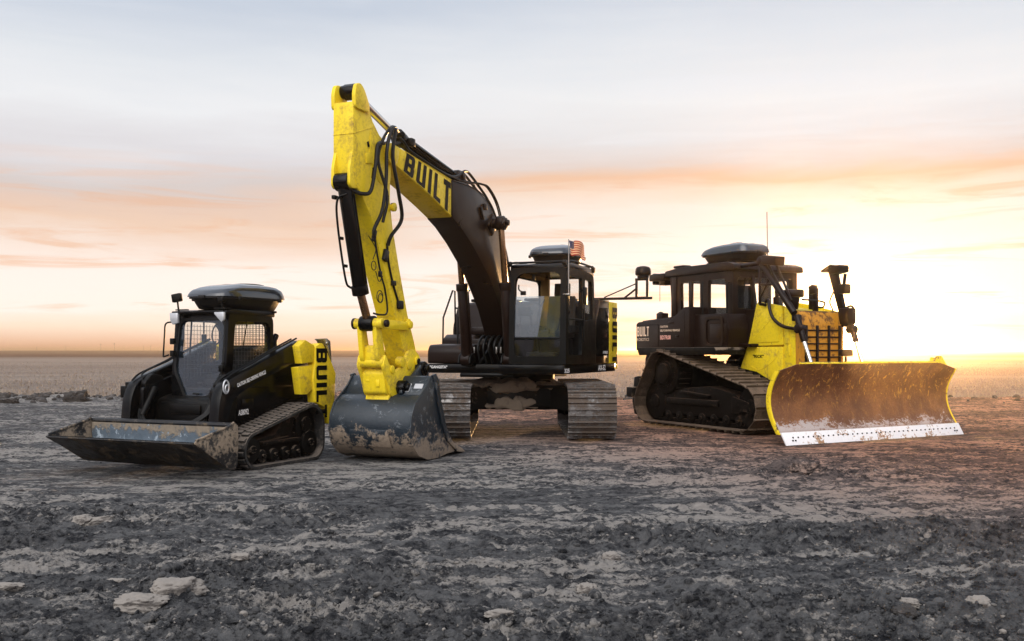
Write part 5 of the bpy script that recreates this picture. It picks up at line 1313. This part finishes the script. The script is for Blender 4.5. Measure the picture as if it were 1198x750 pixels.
# loose clods: nobody could count them
def clod_template(seed, sub, rough=.35):
    b = bmesh.new(); bmesh.ops.create_icosphere(b, subdivisions=sub, radius=1)
    r = random.Random(seed); off = Vector((r.uniform(-50, 50),)*3)
    from mathutils import noise as mn
    for v in b.verts:
        n = mn.noise(v.co*1.3+off)*.8+mn.noise(v.co*3.1+off)*.4
        v.co = v.co*(1+rough*n)
        for ax in range(3): v.co[ax] = max(-.97, min(.97, v.co[ax]*(1+.1*r.random())))
    V = np.array([v.co[:] for v in b.verts]); F = np.array([[v.index for v in f.verts] for f in b.faces]); b.free()
    return V, F
temps = [clod_template(k, 2 if k < 4 else 1) for k in range(10)]
def scatter(name, pts, sizes, mat, kind_label, cat):
    Vs, Fs, o = [], [], 0
    for (px, py, pz), s in zip(pts, sizes):
        big = s > .022
        V, F = temps[rng.integers(0, 4) if big else rng.integers(4, 10)]
        a = rng.uniform(0, 6.28, 3); ca, sa = np.cos(a), np.sin(a)
        Rm = np.array([[ca[0], -sa[0], 0], [sa[0], ca[0], 0], [0, 0, 1]]) @ np.array([[1, 0, 0], [0, ca[1], -sa[1]], [0, sa[1], ca[1]]])
        v = (V*np.array([1, rng.uniform(.6, 1), rng.uniform(.4, .8)])) @ Rm.T*s
        Vs.append(v+np.array([px, py, pz+s*.12])); Fs.append(F+o); o += len(V)
    Vv = np.concatenate(Vs); Ff = np.concatenate(Fs)
    me = bpy.data.meshes.new(name); me.vertices.add(len(Vv)); me.vertices.foreach_set('co', Vv.ravel())
    me.loops.add(Ff.size); me.loops.foreach_set('vertex_index', Ff.ravel().astype(np.int32))
    me.polygons.add(len(Ff)); me.polygons.foreach_set('loop_start', np.arange(0, Ff.size, 3, dtype=np.int32)); me.polygons.foreach_set('loop_total', np.full(len(Ff), 3, dtype=np.int32))
    me.update(calc_edges=True); me.polygons.foreach_set('use_smooth', np.ones(len(Ff), dtype=bool)); me.materials.append(M[mat])
    o = bpy.data.objects.new(name, me); COL.objects.link(o); o['kind'] = 'stuff'; o['label'] = kind_label; o['category'] = cat
    return o
def sample(n, y0, y1, thr):
    y = y0+(y1-y0)*rng.random(n)**1.35; x = rng.uniform(-1, 1, n)*(.56*y+.4)
    keep = rng.random(n) < np.clip((rough_mask(x, y)-thr), 0.03, 1)*(1-machine_mask(x, y))
    x, y = x[keep], y[keep]; return x, y
x, y = sample(30000, 4.2, 15, .10); x2, y2 = sample(42000, 4.2, 9.5, .05); x = np.concatenate([x, x2]); y = np.concatenate([y, y2]); xm = 3.42+rng.normal(0, .35, 260); ym = 12.0+rng.normal(0, .22, 260); x = np.concatenate([x, xm]); y = np.concatenate([y, ym]); z = height(x, y); sz = np.clip(np.exp(rng.normal(-4.95, .58, len(x))), .004, .07)
scatter('soil_clods', np.stack([x, y, z], -1), sz, 'clod', 'loose crumbled clods of grey soil strewn over the ground', 'soil clods')
n = 1500; yb = 30.4+rng.normal(0, .75, n); xb = rng.uniform(-1, 1, n)*18; keep = (rng.random(n) < .15+.85*sst(-xb, 2, 6)*(fbm(xb*.5, yb*.3, 2, 88) > .45)); xb, yb = xb[keep], yb[keep]
scatter('berm_clods', np.stack([xb, yb, height(xb, yb)], -1), np.clip(np.exp(rng.normal(-2.7, .5, len(xb))), .02, .2), 'dark_rock', 'dark crumbled earth heaped along the edge of the dry field', 'soil clods')
x, y = sample(4200, 4.3, 13, .1)
scatter('pebbles', np.stack([x, y, height(x, y)], -1), np.clip(np.exp(rng.normal(-5.0, .5, len(x))), .004, .028), 'pale_rock', 'small pale pebbles lying in the grey soil', 'pebbles')

# single stones and lumps one can point to
def at(px, py):
    D = 1165*1.5/(py-410)
    return (px-599)/1165*D, D
def rock(name, px, py, r, scl, mat, label, cat='stone', rz=0, seed=1, sub=5):
    x, y = at(px, py); b = bmesh.new(); bmesh.ops.create_icosphere(b, subdivisions=sub, radius=1)
    from mathutils import noise as mn
    off = Vector((seed*7.7, seed*3.1, seed))
    for v in b.verts:
        for ax in range(3): v.co[ax] = max(-.84, min(.84, v.co[ax]+.12*mn.noise(v.co*1.2+off+Vector((ax*9, 0, 0)))))
        v.co *= 1+.28*mn.noise(v.co*1.6+off)+.20*abs(mn.noise(v.co*3.2+off))+.10*mn.noise(v.co*8+off)+.05*mn.noise(v.co*19+off)
        v.co = Vector((v.co.x*scl[0], v.co.y*scl[1], v.co.z*scl[2]))*r*1.35
    mb = MB(); mb.merge(b); o = mb.build(name, mat, ang=60)
    o.location = (x, y, float(height(np.array([x]), np.array([y]))[0])+r*scl[2]*.22); o.rotation_euler.z = rz
    tag(o, label, cat); return o
rock('clay_slab', 166, 719, .105, (1.1, .6, .42), 'pale_rock', 'pale flat clay slab, left one of the touching pair in the near dirt', rz=.2, seed=1)
rock('clay_slab', 209, 710, .11, (1.1, .6, .45), 'pale_rock', 'pale flat clay slab, right and slightly larger of the touching pair', rz=.5, seed=2)
rock('stone', 282, 666, .045, (1.1, .7, .5), 'pale_rock', 'lone whitish flat stone behind the pair of clay slabs', seed=3)
rock('stone', 97, 617, .07, (.9, .7, .6), 'pale_rock', 'rounded pale stone in the dark rut below the skid loader bucket, left of its neighbour', seed=4)
rock('stone', 113, 616, .08, (1.2, .7, .5), 'pale_rock', 'pale stone wedge in the rut below the skid loader bucket, right of its neighbour', rz=.5, seed=5)
rock('stone', 9, 692, .055, (1.4, .7, .4), 'pale_rock', 'pale flat stone at the left edge of the near ground', seed=6)
rock('stone', 136, 685, .045, (1.3, .8, .5), 'pale_rock', 'small tan stone a little behind the left clay slab', seed=7)
rock('stone', 583, 731, .042, (1.5, .7, .4), 'pale_rock', 'thin whitish stone lying at the middle of the near edge', rz=.3, seed=8)
rock('stone', 715, 658, .05, (1, .8, .7), 'pale_rock', 'chalky stone on the dark ridge below the excavator right track', seed=9)
rock('stone', 686, 690, .05, (1, .8, .7), 'pale_rock', 'crumbly whitish stone half sunk in the near churned soil at centre right', seed=10)
rock('stone', 1145, 718, .055, (1, .8, .8), 'pale_rock', 'bright angular stone in the near right corner', seed=11)
rock('stone', 1057, 712, .045, (1.4, .7, .5), 'pale_rock', 'narrow pale stone left of the bright angular stone', rz=-.5, seed=12)
rock('stone', 1058, 730, .05, (1, .9, .8), 'dark_rock', 'round grey stone just below the narrow pale stone', seed=13)
rock('dirt_clod', 90, 470, .26, (1, .9, .8), 'dark_rock', 'largest dark earth lump on the low berm left of the skid loader', 'earth lump', seed=14)
rock('dirt_clod', 8, 472, .20, (1.3, .9, .5), 'dark_rock', 'flat dark earth lump on the berm at the left picture edge', 'earth lump', seed=15)
rock('dirt_clod', 942, 556, .085, (1.5, .8, .8), 'clod', 'reddish brown earth mound on the ground before the blade', 'earth lump', seed=16)

# dry stubble on the field
n = 34000; yy = 31.0+95*rng.random(n)**1.8; xx = rng.uniform(-1, 1, n)*(.56*yy+2); zz = height(xx, yy)
hh = rng.uniform(.04, .13, n)*(.6+.8*fbm(xx*.4, yy*.4, 2, 99)); V = []
an = rng.uniform(0, math.pi, n); w = rng.uniform(.012, .05, n); lean = rng.normal(0, .03, (n, 2))
dx, dy = np.cos(an)*w, np.sin(an)*w
V = np.stack([np.stack([xx-dx, yy-dy, zz-.01], -1), np.stack([xx+dx, yy+dy, zz-.01], -1), np.stack([xx+lean[:, 0], yy+lean[:, 1], zz+hh], -1)], 1).reshape(-1, 3)
me = bpy.data.meshes.new('field_stubble'); me.vertices.add(len(V)); me.vertices.foreach_set('co', V.ravel()); F = np.arange(len(V), dtype=np.int32)
me.loops.add(len(V)); me.loops.foreach_set('vertex_index', F); me.polygons.add(n); me.polygons.foreach_set('loop_start', F[::3].copy()); me.polygons.foreach_set('loop_total', np.full(n, 3, dtype=np.int32)); me.update(calc_edges=True)
M['stubble'] = surf('dry_grass_straw', (.28, .225, .175), .9, bump=0); me.materials.append(M['stubble'])
so = bpy.data.objects.new('field_stubble', me); COL.objects.link(so); so['kind'] = 'stuff'; so['label'] = 'short dry pale grass covering the flat field behind the machines'; so['category'] = 'grass'

# far utility poles on the skyline
M['pole'] = surf('weathered_pole_wood', (.08, .055, .045), .9)
first = None
for px, hgt in ((43, 5), (77, 6), (118, 8), (134, 9), (168, 6), (176, 6), (205, 5), (1101, 9)):
    D = 1150; xw = (px-599)/1165*D
    if first is None:
        g = MB(); g.cyl((0, 0, 0), (0, 0, 7), .20, r2=.14, n=8); g.box((0, 0, 6.3), (2.0, .16, .2), bevel=0)
        for q in (-.8, 0, .8): g.cyl((q, 0, 6.4), (q, 0, 6.7), .08, n=6)
        first = g.build('utility_pole', 'pole'); o = first
    else: o = first.copy(); COL.objects.link(o)
    o.location = (xw, D, float(height(np.array([xw]), np.array([float(D)]))[0])-.2); o.scale = (1, 1, hgt/7)
    tag(o, 'lone far utility pole on the skyline above the right end of the blade' if px > 1000 else 'thin far utility pole on the hazy skyline left of the skid loader', 'utility pole', None if px > 1000 else 'utility poles along the left skyline')

# ================================================================== SKY, SUN, CAMERA
SUN = Vector(((983-599)/1165, 1, (410-391)/1165)).normalized()
world = bpy.data.worlds.new('World'); sc.world = world; world.use_nodes = True
t = NT(world.node_tree); t.n.clear()
out = t.node('ShaderNodeOutputWorld')
D = t.node('ShaderNodeTexCoord').outputs['Generated']
nrm = t.node('ShaderNodeVectorMath', operation='NORMALIZE'); t.link(D, nrm.inputs[0]); D = nrm.outputs[0]
sep = t.node('ShaderNodeSeparateXYZ'); t.link(D, sep.inputs[0]); sx, sy, sz = sep.outputs
sunH = Vector((SUN.x, SUN.y, 0)).normalized()
az = t.math('ADD', t.math('MULTIPLY', sx, sunH.x), t.math('MULTIPLY', sy, sunH.y))
dt = t.node('ShaderNodeVectorMath', operation='DOT_PRODUCT'); t.link(D, dt.inputs[0]); dt.inputs[1].default_value = SUN
sd = t.math('MAXIMUM', dt.outputs['Value'], 0.0)
n1 = t.noise(D, 2.2, 5, .55, .6, stretch=(1, 1, 7)); n2 = t.noise(D, 5, 7, .6, .8, stretch=(1, 1, 12)); n3 = t.noise(D, 1.6, 3, .5, .2, stretch=(1, 1, 3))
tilt = t.math('MULTIPLY', sx, -.02)
zz_ = t.math('ADD', sz, t.math('MULTIPLY', t.math('SUBTRACT', n1, .5), .075))
zz_ = t.math('ADD', zz_, t.math('MULTIPLY', t.math('SUBTRACT', n2, .5), .025))
low = t.smooth(sz, 0.0, .05); 
zz_ = t.math('ADD', sz, t.math('MULTIPLY', t.math('SUBTRACT', zz_, sz), low))
def ramp(v, stops):
    n = t.node('ShaderNodeValToRGB'); cr = n.color_ramp
    while len(cr.elements) > 1: cr.elements.remove(cr.elements[0])
    cr.elements[0].position = stops[0][0]; cr.elements[0].color = lin(*stops[0][1])
    for p, c in stops[1:]:
        e = cr.elements.new(p); e.color = lin(*c)
    t.put(n.inputs[0], v); return n.outputs[0]
zs_ = t.math('MULTIPLY', zz_, 2.5)
left = ramp(zs_, [(0, (226, 168, 138)), (.02, (238, 196, 168)), (.05, (250, 226, 204)), (.10, (252, 240, 230)), (.19, (252, 240, 232)), (.25, (246, 224, 210)),
                  (.30, (240, 208, 186)), (.345, (232, 204, 188)), (.39, (217, 206, 203)), (.46, (224, 221, 225)), (.56, (238, 239, 242)), (.66, (226, 230, 236)), (.80, (200, 209, 223)), (1.0, (196, 206, 220))])
right = ramp(zs_, [(0, (238, 196, 140)), (.03, (240, 220, 198)), (.10, (242, 235, 230)), (.24, (246, 238, 232)), (.34, (247, 234, 224)), (.385, (244, 220, 202)), (.42, (238, 196, 166)),
                   (.455, (226, 212, 206)), (.52, (230, 229, 231)), (.60, (238, 239, 241)), (.74, (224, 229, 236)), (.88, (210, 216, 227)), (1.0, (200, 209, 222))])
rf_ = t.smooth(t.math('ADD', az, t.math('MULTIPLY', t.math('SUBTRACT', n3, .5), .1)), .86, .975)
col = t.mix(rf_, left, right)
# thin streaks of lit and shaded cloud
st_ = t.math('MULTIPLY', t.smooth(n2, .52, .68), t.math('MULTIPLY', t.smooth(sz, .0, .02), t.smooth(sz, .14, .20, 1, 0)))
col = t.mix(t.math('MULTIPLY', st_, .55), col, lin(238, 186, 150))
st2 = t.math('MULTIPLY', t.smooth(n1, .50, .66), t.math('MULTIPLY', t.smooth(sz, .13, .2), .22))
col = t.mix(st2, col, lin(246, 246, 250))
# the high cloud sheet overhead and behind the camera
over = t.mix(t.smooth(n3, .35, .65), (.62, .68, .80, 1), (.95, 1.0, 1.12, 1))
col = t.mix(t.smooth(sz, .34, .62), col, over)
back = t.smooth(az, .25, -.5)
backc = t.mix(t.smooth(sz, 0, .35), (.62, .54, .60, 1), (.92, .95, 1.06, 1))
col = t.mix(back, col, backc)
# added light: an unseen bright lobe of sky, high behind the camera, left
LB = Vector((-.25, -.62, .60)).normalized()
d2 = t.node('ShaderNodeVectorMath', operation='DOT_PRODUCT'); t.link(D, d2.inputs[0]); d2.inputs[1].default_value = LB
col = t.mix(t.smooth(t.math('ADD', d2.outputs['Value'], t.math('MULTIPLY', t.math('SUBTRACT', n1, .5), .12)), .70, .97), col, (3.9, 3.8, 3.75, 1))
def scaled(c, v):
    n = t.node('ShaderNodeVectorMath', operation='SCALE'); n.inputs[0].default_value = c[:3]; t.put(n.inputs['Scale'], v); return n.outputs[0]
def vadd(a, b):
    n = t.node('ShaderNodeVectorMath', operation='ADD'); t.put(n.inputs[0], a); t.put(n.inputs[1], b); return n.outputs[0]
glow = vadd(scaled((1, .62, .22), t.math('MULTIPLY', t.math('POWER', sd, 1100), 6.0)), scaled((1, .90, .72), t.math('MULTIPLY', t.math('POWER', sd, 110), .22)))
glow = vadd(glow, scaled((1, .92, .72), t.math('MULTIPLY', t.smooth(sd, math.cos(R(1.1)), math.cos(R(.6))), 14)))
col = vadd(col, glow)
lowb = t.math('ADD', 1.0, t.math('MULTIPLY', t.smooth(sz, .14, .02), t.smooth(az, .2, .6, 0, .13)))
lv_ = t.node('ShaderNodeVectorMath', operation='SCALE'); t.put(lv_.inputs[0], col); t.put(lv_.inputs['Scale'], lowb); col = lv_.outputs[0]
bg = t.node('ShaderNodeBackground'); t.put(bg.inputs[0], col); bg.inputs[1].default_value = 1.0
sk = t.node('ShaderNodeTexSky'); sk.sky_type = 'NISHITA'; sk.sun_disc = False
el = math.asin(SUN.z); sk.sun_elevation = el; sk.sun_rotation = math.atan2(SUN.x, SUN.y)
def vsc(v, k):
    n = t.node('ShaderNodeVectorMath', operation='SCALE'); t.link(v, n.inputs[0]); n.inputs['Scale'].default_value = k; return n.outputs[0]
bg2 = t.node('ShaderNodeBackground'); t.put(bg2.inputs[0], vsc(sk.outputs[0], .2)); bg2.inputs[1].default_value = .05
add = t.node('ShaderNodeAddShader'); t.link(bg.outputs[0], add.inputs[0]); t.link(bg2.outputs[0], add.inputs[1]); t.link(add.outputs[0], out.inputs[0])
world.cycles.sampling_method = 'MANUAL'; world.cycles.sample_map_resolution = 2048

sl = bpy.data.lights.new('sun', 'SUN'); sl.energy = 5.0; sl.angle = R(.55); sl.color = (1, .56, .22)
so_ = bpy.data.objects.new('sun', sl); COL.objects.link(so_); so_.rotation_euler = SUN.to_track_quat('Z', 'Y').to_euler(); so_.location = (20, 60, 10)

# the thin evening air: one closed box of even haze lying over the plain
hb = MB(); hb.box((0, 1780, 2.0), (8040, 3700, 7.0), bevel=0)
hm = bpy.data.materials.new('thin_haze'); hm.use_nodes = True; ht = NT(hm.node_tree); ht.n.clear()
pv = ht.node('ShaderNodeVolumePrincipled'); pv.inputs['Color'].default_value = (1, .80, .56, 1); pv.inputs['Density'].default_value = .0009; pv.inputs['Anisotropy'].default_value = .88
ht.link(pv.outputs[0], ht.node('ShaderNodeOutputMaterial').inputs['Volume'])
hz_ = hb.build('haze', hm); hz_['kind'] = 'stuff'; hz_['label'] = 'thin warm evening haze over the whole plain'; hz_['category'] = 'haze'

cd = bpy.data.cameras.new('camera'); cam = bpy.data.objects.new('camera', cd); COL.objects.link(cam)
cam.location = (0, 0, 1.5); cam.rotation_euler = (R(90), 0, 0); cd.sensor_width = 36; cd.lens = 1165/1198*36; cd.shift_y = 35/1198
cd.clip_start = .05; cd.clip_end = 8000; sc.camera = cam
sc.view_settings.view_transform = 'Standard'; sc.view_settings.look = 'None'; sc.view_settings.exposure = 0; sc.view_settings.gamma = 1
sc.cycles.max_bounces = 4; sc.cycles.volume_bounces = 0; sc.cycles.transparent_max_bounces = 12; sc.cycles.use_denoising = True
